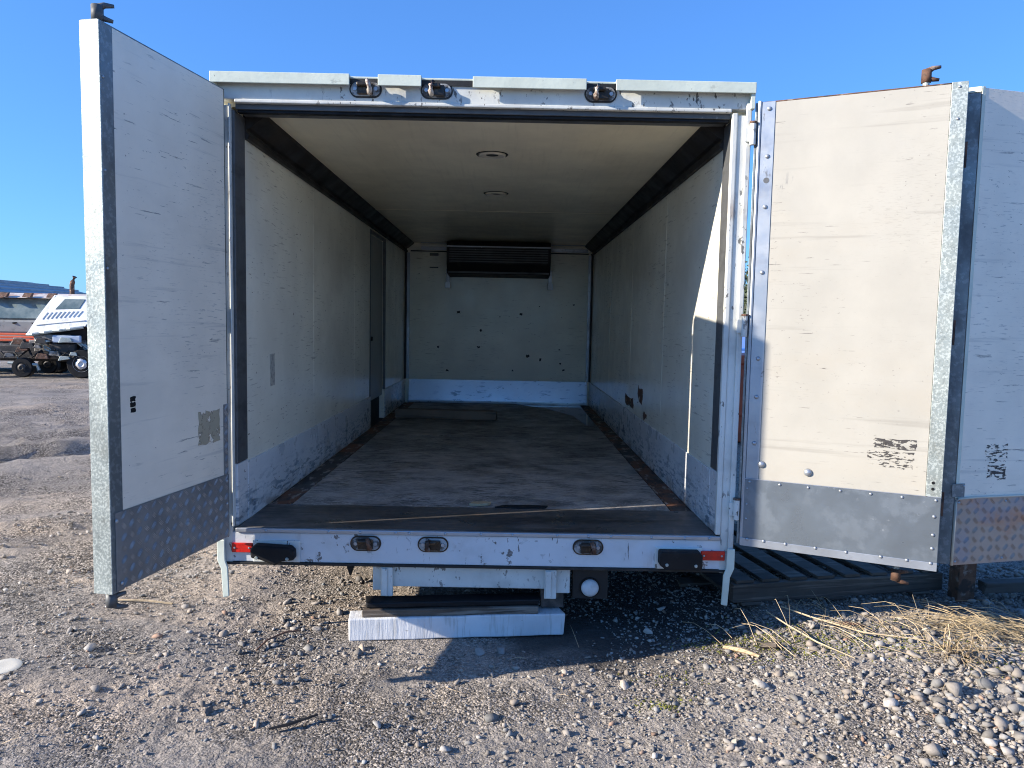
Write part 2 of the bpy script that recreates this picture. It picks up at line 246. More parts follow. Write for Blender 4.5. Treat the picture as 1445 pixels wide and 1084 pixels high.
def ground_material():
    m = bpy.data.materials.new('gravel_yard'); m.use_nodes = True
    t = m.node_tree; N, L = t.nodes, t.links; p = N["Principled BSDF"]
    tc = N.new("ShaderNodeTexCoord"); co = tc.outputs['Object']
    def noise(s, d=6, off=0, r=0.6, st=(1, 1, 1)):
        mp = N.new("ShaderNodeMapping"); mp.inputs['Location'].default_value = (off, off, 0); mp.inputs['Scale'].default_value = st
        mp.inputs['Rotation'].default_value = (0, 0, 0.25)
        n = N.new("ShaderNodeTexNoise"); n.inputs['Scale'].default_value = s; n.inputs['Detail'].default_value = d; n.inputs['Roughness'].default_value = r
        L.new(co, mp.inputs[0]); L.new(mp.outputs[0], n.inputs['Vector']); return n.outputs['Fac']
    def ms(src, lo, hi, a=0., b=1.):
        r = N.new("ShaderNodeMapRange"); r.interpolation_type = 'SMOOTHSTEP'
        for i, v in enumerate((lo, hi, a, b)): r.inputs[i + 1].default_value = v
        L.new(src, r.inputs[0]); return r.outputs[0]
    def mix(f, a, b, bt='MIX'):
        n = N.new("ShaderNodeMix"); n.data_type = 'RGBA'; n.blend_type = bt
        if isinstance(f, float): n.inputs[0].default_value = f
        else: L.new(f, n.inputs[0])
        for i, x in ((6, a), (7, b)):
            if isinstance(x, tuple): n.inputs[i].default_value = (*x, 1)
            else: L.new(x, n.inputs[i])
        return n.outputs[2]
    c = mix(ms(noise(0.9, 8), 0.38, 0.62), (0.175, 0.160, 0.145), (0.245, 0.220, 0.193))
    c = mix(ms(noise(0.55, 5, 7, st=(0.6, 1.5, 1)), 0.50, 0.68), c, (0.29, 0.243, 0.195))
    c = mix(ms(noise(2.6, 8, 3), 0.54, 0.70), c, (0.145, 0.133, 0.122))
    c = mix(ms(noise(140, 3, 1), 0.36, 0.64), c, mix(1.0, c, (1.45, 1.42, 1.4), 'MULTIPLY'))
    grit = ms(noise(1.7, 5, 11), 0.40, 0.60, 0.25, 1.0)
    for sc, amp, off in ((105, 0.6, 0), (230, 0.55, 5)):
        v = N.new("ShaderNodeTexVoronoi"); v.inputs['Scale'].default_value = sc; L.new(co, v.inputs['Vector'])
        bw = N.new("ShaderNodeRGBToBW"); L.new(v.outputs['Color'], bw.inputs[0])
        k0 = ms(bw.outputs[0], 0.15, 0.85, -amp, amp)
        km = N.new("ShaderNodeMath"); km.operation = 'MULTIPLY_ADD'; L.new(k0, km.inputs[0]); L.new(grit, km.inputs[1]); km.inputs[2].default_value = 1.0
        k = km.outputs[0]
        cc = N.new("ShaderNodeCombineXYZ")
        for i in range(3): L.new(k, cc.inputs[i])
        c = mix(1.0, c, cc.outputs[0], 'MULTIPLY')
    # shade under the box painted into the ground colour, with some oil staining
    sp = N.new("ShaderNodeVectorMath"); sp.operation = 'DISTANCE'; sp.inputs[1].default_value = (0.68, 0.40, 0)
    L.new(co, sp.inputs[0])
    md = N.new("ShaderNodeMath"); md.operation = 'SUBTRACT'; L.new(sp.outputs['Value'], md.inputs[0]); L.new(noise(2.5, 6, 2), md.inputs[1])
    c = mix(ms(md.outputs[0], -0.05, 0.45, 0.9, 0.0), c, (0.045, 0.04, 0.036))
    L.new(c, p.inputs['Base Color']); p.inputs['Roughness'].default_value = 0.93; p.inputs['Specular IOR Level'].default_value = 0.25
    prev = None
    for sc, d, dist in ((14, 6, 0.032), (60, 4, 0.014), (170, 3, 0.0065)):
        b = N.new("ShaderNodeBump"); b.inputs['Distance'].default_value = dist
        L.new(noise(sc, d, sc * .1, 0.65), b.inputs['Height'])
        if sc > 50: L.new(grit, b.inputs['Strength'])
        if prev: L.new(prev.outputs[0], b.inputs['Normal'])
        prev = b
    v = N.new("ShaderNodeTexVoronoi"); v.inputs['Scale'].default_value = 105; L.new(co, v.inputs['Vector'])
    b = N.new("ShaderNodeBump"); b.inputs['Distance'].default_value = 0.008; b.invert = True; L.new(grit, b.inputs['Strength'])
    L.new(v.outputs['Distance'], b.inputs['Height']); L.new(prev.outputs[0], b.inputs['Normal'])
    L.new(b.outputs[0], p.inputs['Normal'])
    return m
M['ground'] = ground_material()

# ------------------------------------------------------------------ mesh helpers
class G:
    def __init__(s): s.v, s.f = [], []
    def box(s, x0, y0, z0, x1, y1, z1):
        n = len(s.v)
        s.v += [(x0, y0, z0), (x1, y0, z0), (x1, y1, z0), (x0, y1, z0), (x0, y0, z1), (x1, y0, z1), (x1, y1, z1), (x0, y1, z1)]
        s.f += [tuple(n + i for i in q) for q in ((3, 2, 1, 0), (4, 5, 6, 7), (0, 1, 5, 4), (1, 2, 6, 5), (2, 3, 7, 6), (3, 0, 4, 7))]
        return s
    def prism(s, pts, axis, a, b):
        """extrude a 2-D outline along an axis (0,1,2) from a to b"""
        n, k = len(s.v), len(pts)
        for t in (a, b):
            for (p, q) in pts:
                s.v.append({0: (t, p, q), 1: (p, t, q), 2: (p, q, t)}[axis])
        s.f.append(tuple(n + i for i in range(k))[::-1]); s.f.append(tuple(n + k + i for i in range(k)))
        for i in range(k):
            j = (i + 1) % k; s.f.append((n + i, n + j, n + k + j, n + k + i))
        return s
    def tube(s, pts, r, n=8, flat=1.0):
        pts = [Vector(p) for p in pts]
        rs = r if isinstance(r, (list, tuple)) else [r] * len(pts)
        base = len(s.v)
        for i, p in enumerate(pts):
            d = (pts[min(i + 1, len(pts) - 1)] - pts[max(i - 1, 0)]).normalized()
            a = d.cross(Vector((0, 0, 1)) if abs(d.z) < 0.9 else Vector((1, 0, 0))).normalized(); b = d.cross(a)
            for k in range(n):
                t = 2 * math.pi * k / n
                s.v.append(tuple(p + a * (rs[i] * math.cos(t)) + b * (rs[i] * flat * math.sin(t))))
        for i in range(len(pts) - 1):
            for k in range(n):
                o, o2, k2 = base + i * n, base + (i + 1) * n, (k + 1) % n
                s.f.append((o + k, o + k2, o2 + k2, o2 + k))
        s.f.append(tuple(base + k for k in range(n))[::-1]); s.f.append(tuple(base + (len(pts) - 1) * n + k for k in range(n)))
        return s
    def lathe(s, prof, c, axis=2, n=20, sy=1.0):
        base = len(s.v)
        for (r, h) in prof:
            for k in range(n):
                t = 2 * math.pi * k / n; a, b = r * math.cos(t), r * math.sin(t) * sy
                o = {2: (a, b, h), 1: (a, h, b), 0: (h, a, b)}[axis]
                s.v.append((c[0] + o[0], c[1] + o[1], c[2] + o[2]))
        for i in range(len(prof) - 1):
            for k in range(n):
                k2 = (k + 1) % n; s.f.append((base + i * n + k, base + i * n + k2, base + (i + 1) * n + k2, base + (i + 1) * n + k))
        if prof[0][0] > 1e-5: s.f.append(tuple(base + k for k in range(n)))
        if prof[-1][0] > 1e-5: s.f.append(tuple(base + (len(prof) - 1) * n + k for k in range(n)))
        return s
    def warp(s, fn): s.v = [tuple(fn(*p)) for p in s.v]; return s
    def mesh(s, name, mat, smooth=False):
        me = bpy.data.meshes.new(name); me.from_pydata(s.v, [], s.f); me.materials.append(mat)
        bm = bmesh.new(); bm.from_mesh(me); bmesh.ops.recalc_face_normals(bm, faces=bm.faces); bm.to_mesh(me); bm.free()
        if smooth: me.shade_smooth()
        return me
    def make(s, name, mat, parent=None, bevel=0.0, smooth=False, seg=2):
        o = bpy.data.objects.new(name, s.mesh(name, mat, smooth)); col.objects.link(o)
        if parent: o.parent = parent
        if bevel:
            b = o.modifiers.new("bevel", 'BEVEL'); b.width = bevel; b.segments = seg; b.limit_method = 'ANGLE'; b.angle_limit = R(40)
        return o
def tag(o, label=None, cat=None, group=None, kind=None):
    for k, v in (('label', label), ('category', cat), ('group', group), ('kind', kind)):
        if v: o[k] = v
    return o
def empty(name, loc, rz=0):
    o = bpy.data.objects.new(name, None); col.objects.link(o); o.location = loc; o.rotation_euler = (0, 0, rz); o.empty_display_size = 0.1
    return o
def inst(src, parent, loc, rot=(0, 0, 0), scale=None):
    o = src.copy(); col.objects.link(o); o.parent = parent; o.location = loc; o.rotation_euler = rot
    if scale: o.scale = scale
    return o
def rag(x0, z0, x1, z1, j, n=7, seed=0):
    """ragged outline of a rectangle"""
    r = random.Random(seed); P = []
    for i in range(n): P.append((x0 + (x1 - x0) * i / n, z0 + r.uniform(-j, j)))
    for i in range(n): P.append((x1 + r.uniform(-j, j), z0 + (z1 - z0) * i / n))
    for i in range(n): P.append((x1 + (x0 - x1) * i / n, z1 + r.uniform(-j, j)))
    for i in range(n): P.append((x0 + r.uniform(-j, j), z1 + (z0 - z1) * i / n))
    return P

# ------------------------------------------------------------------ ground height
_T = np.random.default_rng(5).random((256, 256))
def vn(x, y, sc, seed=0):
    x = x * sc + seed * 17.3 + 1000; y = y * sc + seed * 7.9 + 1000
    xi, yi = np.floor(x).astype(int), np.floor(y).astype(int); fx, fy = x - xi, y - yi
    fx = fx * fx * (3 - 2 * fx); fy = fy * fy * (3 - 2 * fy)
    a, b, c, d = _T[xi & 255, yi & 255], _T[(xi + 1) & 255, yi & 255], _T[xi & 255, (yi + 1) & 255], _T[(xi + 1) & 255, (yi + 1) & 255]
    return (a * (1 - fx) + b * fx) * (1 - fy) + (c * (1 - fx) + d * fx) * fy - 0.5
def sstep(a, b, x):
    t = np.clip((x - a) / (b - a), 0, 1); return t * t * (3 - 2 * t)
def height(x, y):
    x = np.asarray(x, float); y = np.asarray(y, float)
    r = np.hypot(x, y + 3)
    near = 1 - sstep(6, 14, r)
    h = vn(x, y, 1.1, 1) * 0.03 * sstep(0.3, 1.2, np.hypot(x + .1, y)) 
    h += vn(x, y, 4.5, 2) * 0.014 + vn(x, y, 13, 3) * 0.009 + vn(x, y, 37, 4) * 0.006 * near + vn(x, y, 80, 5) * 0.004 * near
    # wheel ruts across the yard on the left
    u = -x * 0.57 + y * 0.82 + vn(x, y, 0.5, 6) * 0.9
    rut = np.sin(u * 7.5) * 0.5 + np.sin(u * 17 + vn(x, y, 0.9, 8) * 5) * 0.3
    h += rut * 0.09 * sstep(-1.6, -2.6, x) * sstep(0.3, 1.8, y) * (1 - sstep(14, 26, r)) * (0.5 + vn(x, y, 0.7, 9))
    p_, q_ = 0.80 * x + 0.60 * y, -0.60 * x + 0.80 * y
    ridge = np.clip(0.16 - np.abs(vn(p_ * 0.22, q_, 3.2, 12)), 0, 1) / 0.16
    ridge2 = np.clip(0.18 - np.abs(vn(p_ * 0.3, q_, 6.5, 14)), 0, 1) / 0.18
    h += (ridge ** 1.5 * 0.10 + ridge2 ** 1.5 * 0.05) * np.clip(0.4 + vn(x, y, 0.8, 15) * 2.2, 0, 1) * sstep(-1.5, -2.3, x) * sstep(0.0, 1.2, y) * (1 - sstep(12, 20, r))
    h += 0.085 * sstep(0.5, 1.7, x) * (1 - sstep(8, 16, r))
    # gravel heap at the right front
    h += 0.05 * np.exp(-(((x - 2.0) / 0.5) ** 2 + ((y + 0.55) / 0.45) ** 2))
    # level, a little lower, below the blocks and the box
    inside = sstep(-0.9, -0.6, x) * (1 - sstep(0.45, 0.7, x)) * sstep(-0.3, -0.12, y) * (1 - sstep(0.4, 0.8, y))
    h = h * (1 - 0.8 * inside) - 0.004 * inside
    return h
def axis_grid(a, b, step, lo, hi, g=1.045):
    c = list(np.arange(a, b, step)); s = step; x = c[-1]
    while x < hi: s *= g; x += s; c.append(x)
    s = step; x = c[0]; L_ = []
    while x > lo: s *= g; x -= s; L_.append(x)
    return np.array(L_[::-1] + c)
def np_mesh(name, V, Fq, mat, smooth=False, tint=None):
    me = bpy.data.meshes.new(name); k = Fq.shape[1]
    me.vertices.add(len(V)); me.vertices.foreach_set('co', V.astype(np.float32).ravel())
    me.loops.add(Fq.size); me.loops.foreach_set('vertex_index', Fq.astype(np.int32).ravel())
    me.polygons.add(len(Fq)); me.polygons.foreach_set('loop_start', np.arange(0, Fq.size, k, dtype=np.int32))
    me.update(calc_edges=True)
    if smooth: me.shade_smooth()
    me.materials.append(mat)
    if tint is not None:
        a = me.attributes.new('tint', 'FLOAT_COLOR', 'POINT'); a.data.foreach_set('color', tint.astype(np.float32).ravel())
    o = bpy.data.objects.new(name, me); col.objects.link(o); return o
gx = axis_grid(-2.4, 3.1, 0.012, -420, 420); gy = axis_grid(-1.5, 0.9, 0.012, -60, 900)
X, Y = np.meshgrid(gx, gy); Z = height(X, Y)
V = np.stack([X, Y, Z], -1).reshape(-1, 3); nx, ny = len(gx), len(gy)
I = (np.arange(ny - 1)[:, None] * nx + np.arange(nx - 1)[None]).ravel()
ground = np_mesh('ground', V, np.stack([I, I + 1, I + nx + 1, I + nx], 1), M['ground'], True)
ground['kind'] = 'structure'

# ------------------------------------------------------------------ loose gravel
def ico(sub):
    bm = bmesh.new(); bmesh.ops.create_icosphere(bm, subdivisions=sub, radius=1)
    v = np.array([p.co[:] for p in bm.verts]); f = np.array([[q.index for q in t.verts] for t in bm.faces]); bm.free(); return v, f
ICO1, ICO2 = ico(1), ico(2)
def stones(px, py, size, icos, jit, tintf, flat=(0.45, 0.75)):
    v0, f0 = icos; n = len(px); k = len(v0)
    protos = []
    for i in range(24):
        q = v0 * (1 + rng.uniform(-jit, jit, (k, 1)))
        for _ in range(9):                       # knock flat facets off so that they read as crushed rock
            d = rng.normal(size=3); d /= np.linalg.norm(d); lim = rng.uniform(0.32, 0.72)
            e = q @ d; q = q - np.maximum(e - lim, 0)[:, None] * d
        protos.append(q)
    protos = np.array(protos)[rng.integers(0, 24, n)]
    sc = np.stack([size * rng.uniform(0.8, 1.35, n), size * rng.uniform(0.65, 1.0, n), size * rng.uniform(*flat, n)], 1)
    q = protos * sc[:, None, :]
    a = rng.uniform(0, 6.28, n); t = rng.normal(0, 0.35, n)
    ct, st = np.cos(t)[:, None], np.sin(t)[:, None]
    q = np.stack([q[..., 0], q[..., 1] * ct - q[..., 2] * st, q[..., 1] * st + q[..., 2] * ct], -1)
    ca, sa = np.cos(a)[:, None], np.sin(a)[:, None]
    q = np.stack([q[..., 0] * ca - q[..., 1] * sa, q[..., 0] * sa + q[..., 1] * ca, q[..., 2]], -1)
    q[..., 0] += px[:, None]; q[..., 1] += py[:, None]; q[..., 2] += (height(px, py) + sc[:, 2] * 0.35)[:, None]
    Fq = (f0[None] + (np.arange(n) * k)[:, None, None]).reshape(-1, 3)
    tt = np.repeat(tintf(n), k, 0)
    return q.reshape(-1, 3), Fq, tt
def tints(n):
    b = rng.normal(1.0, 0.24, n).clip(0.45, 1.9)
    warm = rng.normal(0, 0.05, n)
    bright = rng.random(n) < 0.025; b[bright] *= 1.5
    red = rng.random(n) < 0.02
    t = np.stack([b * (1 + warm), b, b * (1 - warm), np.ones(n)], 1); t[red, 1] *= 0.7; t[red, 2] *= 0.55; return t
def scatter(n, x0, x1, y0, y1, dens):
    px = rng.uniform(x0, x1, n); py = rng.uniform(y0, y1, n)
    k = rng.random(n) < dens(px, py); return px[k], py[k]
def d_patch(x, y):
    a = vn(x, y, 1.3, 21) + vn(x, y, 3.4, 22) * 0.6
    right = sstep(0.9, 1.9, x)
    d = np.clip(0.22 + a * 1.9 + 0.6 * right, 0.05, 1.0)
    return d
def clear_blocks(x, y):
    return ~((x > -0.62) & (x < 0.44) & (y > -0.15) & (y < 0.25))
parts = []
px, py = scatter(64000, -3.0, 3.3, -1.45, 2.4, lambda x, y: d_patch(x, y) * clear_blocks(x, y))
parts.append(stones(px, py, rng.lognormal(math.log(0.0050), 0.40, len(px)), ICO1, 0.3, tints))
px, py = scatter(15000, -3.2, 3.3, -1.45, 3.0, lambda x, y: np.clip(d_patch(x, y) ** 1.5 * 2.4, 0, 1) * clear_blocks(x, y))
parts.append(stones(px, py, rng.lognormal(math.log(0.0098), 0.40, len(px)), ICO1, 0.30, tints))
for cx_, cy_, sx_, sy_, n_ in ((-0.95, 0.05, .22, .22, 240), (-0.8, -0.35, .3, .15, 200), (-1.5, -0.3, .35, .2, 220), (-1.2, -0.7, .35, .12, 160), (0.45, -0.45, .3, .12, 160), (0.2, -0.85, .5, .1, 160), (-1.9, 0.5, .5, .4, 240), (0.9, -0.75, .3, .15, 160), (-0.75, 0.35, .12, .2, 110)):
    px, py = rng.normal(cx_, sx_, n_), rng.normal(cy_, sy_, n_)
    k_ = clear_blocks(px, py) & (py > -1.4); px, py = px[k_], py[k_]
    parts.append(stones(px, py, rng.lognormal(math.log(0.0095), 0.45, len(px)), ICO1, 0.30, tints))
heap = lambda x, y: np.clip(sstep(0.9, 2.2, x - 0.35 * y) * (0.05 + 1.5 * (vn(x, y, 2.6, 31) + 0.28)), 0, 1)
px, py = scatter(7500, 0.9, 3.4, -1.4, 0.8, heap)
parts.append(stones(px, py, rng.lognormal(math.log(0.0122), 0.45, len(px)), ICO1, 0.30, tints, (0.5, 0.85)))
hp2 = lambda x, y: np.clip(np.exp(-(((x - 2.0) / 0.42) ** 2 + ((y + 0.78) / 0.34) ** 2)) * 1.4, 0, 1)
px, py = scatter(3600, 1.1, 2.9, -1.4, -0.1, hp2)
parts.append(stones(px, py, rng.lognormal(math.log(0.0140), 0.40, len(px)), ICO1, 0.30, tints, (0.5, 0.85)))
px, py = scatter(15000, -9.5, 9, 0.8, 13, lambda x, y: np.clip(0.3 + vn(x, y, 0.9, 41) * 1.6, 0.04, 1))
parts.append(stones(px, py, rng.lognormal(math.log(0.011), 0.4, len(px)), ICO1, 0.2, tints))
off = 0; VV, FF, TT = [], [], []
for v_, f_, t_ in parts:
    VV.append(v_); FF.append(f_ + off); TT.append(t_); off += len(v_)
o = np_mesh('gravel', np.concatenate(VV), np.concatenate(FF), M['stone'], False, np.concatenate(TT)); o['kind'] = 'stuff'
tag(o, 'loose grey crushed gravel scattered over the yard', 'gravel')
del VV, FF, TT, parts
def rock(x, y, s, label, t=(1, 1, 1), flat=(0.55, 0.8)):
    v_, f_, t_ = stones(np.array([x]), np.array([y]), np.array([s]), ICO2, 0.12, lambda n: np.array([[*t, 1.0]]), flat)
    cz = float(height(x, y)); v_ = v_ - np.array([x, y, cz])
    o = np_mesh('rock', v_, f_, M['stone'], False, t_); o.location = (x, y, cz)
    tag(o, label, 'rock', 'larger loose rocks on the gravel yard'); return o
for (x, y, s, lb, t) in ((1.75, -0.42, 0.036, 'largest angular pale rock on the gravel heap at the right', (1.3, 1.25, 1.2)),
    (1.95, -0.18, 0.032, 'dark cornered rock beside the straw tuft', (0.8, 0.8, 0.8)),
    (0.60, -0.47, 0.026, 'whitish rock in front of the long shadow edge', (1.6, 1.5, 1.4)),
    (1.06, -0.60, 0.022, 'pale rock with a hard shadow right of the moss patch', (1.3, 1.3, 1.25)),
    (0.90, -0.90, 0.026, 'chalky rock near the bottom edge right of centre', (1.5, 1.5, 1.4)),
    (-0.30, -0.80, 0.022, 'light blue-grey rock in the middle foreground', (1.25, 1.3, 1.35)),
    (-1.13, -0.02, 0.026, 'flat sandy rock left of the hanging post leg', (1.3, 1.2, 1.1)),
    (-0.72, 0.03, 0.022, 'grey rock lying just left of the white timber block', (1.1, 1.1, 1.1)),
    (-0.48, -0.16, 0.028, 'flat cream rock chip under the left end of the white timber', (1.7, 1.5, 1.3)),
    (0.02, -0.20, 0.030, 'smooth rock in the shade in front of the timber block', (1.0, 1.0, 1.05)),
    (0.12, -0.17, 0.024, 'rounded rock in the shade beside a flatter one', (0.95, 0.95, 1.0)),
    (0.78, 0.02, 0.026, 'pale oval rock in deep shade under the right tail', (1.5, 1.5, 1.5)),
    (0.90, 0.30, 0.026, 'white rock far back in the shade beneath the box', (1.5, 1.5, 1.5)),
    (-0.92, -0.72, 0.024, 'dark split rock in the left foreground', (0.55, 0.5, 0.5)),
    (1.45, -0.30, 0.030, 'blocky brown-grey rock between dry stalks', (1.0, 0.9, 0.8)),
    (1.25, -0.48, 0.026, 'two-toned round rock on packed grit', (1.2, 1.2, 1.1)),
    (2.12, -0.86, 0.026, 'rounded pale rock near the bottom right corner', (1.2, 1.15, 1.1)),
    (1.92, -0.70, 0.030, 'mid-grey rock low on the right gravel heap', (0.9, 0.9, 0.9)),
    (-1.25, -0.35, 0.020, 'reddish grey rock in front of the left door tip', (1.1, 0.85, 0.75))):
    rock(x, y, s, lb, t)

# ------------------------------------------------------------------ the truck box
box = empty('truck_box', (0, 0, 0))
tag(box, 'white insulated truck box body lying on blocks with its rear doors open', 'truck body')
WL, WR, DEP, ZF, ZC, ZK = -1.078, 1.081, 5.41, 0.472, 2.315, 0.745
G().box(-1.15, 0.09, 0.335, 1.15, 5.52, ZF - 0.012).make('floor_base', M['black'], box)
ply_y = [0.44, 1.62, 2.84, 4.05, DEP]
for i in range(4):
    jag = 0.012 if i == 0 else 0.0
    G().box(-0.955 + random.uniform(-.004, .004), ply_y[i] + 0.0025, ZF - 0.011, 0.965, ply_y[i + 1] - 0.0005, ZF + random.uniform(-.0015, .0015)).make('plywood_sheet', M['ply'], box, 0.002, seg=1)
for x0, x1 in ((WL + 0.002, -0.962), (0.972, WR - 0.002)):
    for i in range(4):
        G().box(x0, ply_y[i] + 0.003, ZF - 0.011, x1, ply_y[i + 1] - 0.003, ZF - 0.004 + random.uniform(-.002, .001)).make('floor_strip', M['strip_wood'], box, 0.002, seg=1)
sp = G().box(-1.072, 0.012, ZF - 0.011, 1.075, 0.438, ZF + 0.002).make('sill_plate', M['sillplate'], box, 0.002)
# torn splinters of plywood near the sill
for (x, y, w_, d_, h_, mt, nm, s_) in ((-0.01, 0.50, 0.10, 0.05, 0.012, 'freshwood', 'plywood_splinter', 1), (0.20, 0.46, 0.26, 0.05, 0.007, 'rubber', 'torn_rubber_flap', 2)):
    g = G().prism([(x + a, y + b) for a, b in ((-w_ / 2, -d_ / 2), (0, -d_ / 2 - .012), (w_ / 2, -d_ / 3), (w_ / 2 + .012, d_ / 3), (w_ / 5, d_ / 2), (-w_ / 3, d_ / 2 - .01))], 2, ZF + 0.001, ZF + 0.002 + h_)
    g.make(nm, M[mt], box, 0.002)
# front wall, side walls, ceiling
front = G().box(-1.15, DEP, ZF - 0.01, 1.15, DEP + 0.11, 2.42).make('front_wall', M['wall'], box)
G().prism([(DEP - 0.0005, ZK), (DEP - 0.006, ZK), (DEP - 0.052, ZF + 0.030), (DEP - 0.052, ZF + .004), (DEP - 0.0005, ZF + 0.004)], 0, -1.03, 1.05).make('kick_plate', M['kick_metal'], front, 0.003)
G().prism([(-1.035, ZF), (-1.02, ZF), (-0.99, ZF + .006), (1.05, ZF + .003), (1.05, ZF + .016), (-0.99, ZF + .022), (-1.025, ZF + .03), (-1.035, ZF + .03)], 1, DEP - 0.064, DEP - 0.0535).make('floor_angle', M['alu'], front)
LW = G()
SD0, SD1, SDT = 3.22, 3.98, 2.17
LW.box(-1.15, 0.15, ZF - 0.01, WL, SD0, 2.42).box(-1.15, SD1, ZF - 0.01, WL, DEP - 0.0005, 2.42).box(-1.15, SD0, SDT, WL, SD1, 2.42)
lw = LW.make('side_wall', M['wall'], box)
for (a, b) in ((0.15, SD0 - 0.004), (SD1 + 0.004, DEP - 0.011)):
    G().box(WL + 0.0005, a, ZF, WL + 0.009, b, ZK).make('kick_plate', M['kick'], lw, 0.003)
rw = G().box(WR, 0.15, ZF - 0.01, 1.15, DEP - 0.0005, 2.42).make('side_wall', M['wall'], box)
for (a, b) in ((0.15, 2.60), (2.603, DEP - 0.011)):
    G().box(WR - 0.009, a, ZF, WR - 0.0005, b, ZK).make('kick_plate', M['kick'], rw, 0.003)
# panel joints of the lining
for par_, xw_, sg_ in ((lw, WL, 1), (rw, WR, -1)):
    for y in (1.36, 2.58, 4.6) if sg_ > 0 else (1.36, 2.58, 3.80):
        G().box(min(xw_, xw_ + sg_ * .0012), y - 0.012, ZK + 0.003, max(xw_, xw_ + sg_ * .0012), y + 0.012, 2.203).make('lining_joint', M['wall'], par_, 0.0005, seg=1)
# bits on the walls
G().prism(rag(0.50, 1.065, 0.575, 1.225, 0.004, 5, 3), 0, WL + 0.0002, WL + 0.0016).make('faded_sticker', M['tag_grey'], lw)
for (a, b, c_, d_, sd_) in ((2.35, 0.79, 2.75, 0.86, 4), (1.98, 0.84, 2.16, 0.96, 5), (1.80, 0.765, 1.93, 0.80, 6)):
    G().prism(rag(a, b, c_, d_, 0.02, 5, sd_), 0, WR - 0.0016, WR - 0.0002).make('torn_patch', M['bruise'], rw)
sdoor = G().box(-1.145, SD0 + 0.006, ZF + 0.22, WL - 0.022, SD1 - 0.006, SDT - 0.006).make('side_door', surf('grey_lining_door', (0.36, 0.37, 0.35), 0.4, layers=(scratchy(0.8),)), box, 0.003)
G().box(-1.145, SD0 + 0.002, ZF - 0.01, WL - 0.05, SD1 - 0.002, ZF + 0.218).make('door_step', M['black'], sdoor)
for (y0, z0, y1, z1) in ((SD0 - 0.02, ZK + .002, SD0 + 0.004, SDT + 0.02), (SD1 - 0.004, ZK + .002, SD1 + 0.02, SDT + 0.02), (SD0 + .005, SDT - 0.004, SD1 - .005, SDT + 0.02)):
    G().box(WL - 0.02, y0, z0, WL + 0.006, y1, z1).make('door_seal', M['trim'], sdoor, 0.003)
G().lathe([(0.0, 0.03), (0.018, 0.03), (0.022, 0.0)], (WL - 0.022, SD0 + 0.08, 1.25), 0, 12).make('latch', M['black'], sdoor)
ceil = G().box(-1.15, 0.05, ZC, 1.15, DEP, 2.42).make('ceiling_panel', M['ceiling'], box)
for y in (2.9,):
    G().box(-0.98, y, ZC - 0.003, 0.98, y + 0.05, ZC - 0.0005).make('joint_strip', M['ceiling'], ceil, 0.001)
for i, y in enumerate((0.86, 2.06)):
    ring = G().lathe([(0.034, -0.002), (0.060, -0.012), (0.072, -0.010), (0.076, -0.0005)], (0.018, y, ZC), 2, 28).make('ceiling_lamp', M['lampshade'], box, smooth=True)
    G().lathe([(0.0, -0.004), (0.034, -0.0035)], (0.018, y, ZC), 2, 20).make('lamp_socket', M['black'], ring)
    G().lathe([(0.079, -0.0005), (0.084, -0.004), (0.088, -0.0005)], (0.018, y, ZC), 2, 28).make('seal_ring', M['rubber'], ring)
# dark cove extrusions between the side walls and the ceiling
for s, xw, nm in ((-1, WL, 'L'), (1, WR, 'R')):
    P = [(xw - s * 0.0005, 2.205), (xw - s * 0.020, 2.205), (xw - s * 0.026, 2.222), (xw - s * 0.012, 2.234), (xw - s * 0.014, 2.246), (xw - s * 0.030, 2.252), (xw - s * 0.090, 2.300), (xw - s * 0.098, ZC - 0.0005), (xw - s * 0.0005, ZC - 0.0005)]
    G().prism(P, 1, 0.151, DEP - 0.001).make('ceiling_cove', M['cove'], box)
# rear corner angles at the front wall with rivets
rv = G().lathe([(0.0, -0.006), (0.004, -0.0055), (0.007, -0.002), (0.0075, 0.0)], (0, 0, 0), 1, 10).mesh('rivet', M['alu'], True)
def rivet(parent, loc, rot=(0, 0, 0), s=1.0, mat=None, name='rivet'):
    o = bpy.data.objects.new(name, rv); col.objects.link(o); o.parent = parent; o.location = loc; o.rotation_euler = rot; o.scale = (s, s, s)
    return o
for s, xw in ((-1, WL), (1, WR)):
    x0, x1 = sorted((xw, xw - s * 0.05))
    ca = G().box(x0 + .0005, DEP - 0.014, ZK + 0.003, x1, DEP - 0.0005, 2.20).make('corner_angle', M['alu'], box, 0.002)
    G().box(xw - s * 0.0095 - .009, DEP - 0.06, ZK + 0.003, xw - s * 0.0095 + 0.009, DEP - 0.0145, 2.20).make('angle_flange', M['cove'], ca)
    for i in range(13): rivet(ca, (xw - s * 0.034, DEP - 0.014, 0.80 + i * 0.11))
# aluminium strips where the front wall meets the ceiling
for (a, b) in ((-0.90, -0.56), (0.56, 1.02)):
    st = G().box(a, DEP - 0.006, 2.235, b, DEP - 0.0005, 2.275).make('head_strip', M['alu'], box, 0.002)
    G().box(a, DEP - 0.07, ZC - 0.006, b, DEP - 0.01, ZC - 0.0005).make('ceiling_leg', M['alu'], st, 0.002)
    for i in range(4): rivet(st, (a + 0.05 + i * (b - a - 0.1) / 3, DEP - 0.006, 2.255))
G().box(-1.02, DEP - 0.0075, 2.215, 1.03, DEP - 0.0005, 2.228).make('conduit', M['black'], box)
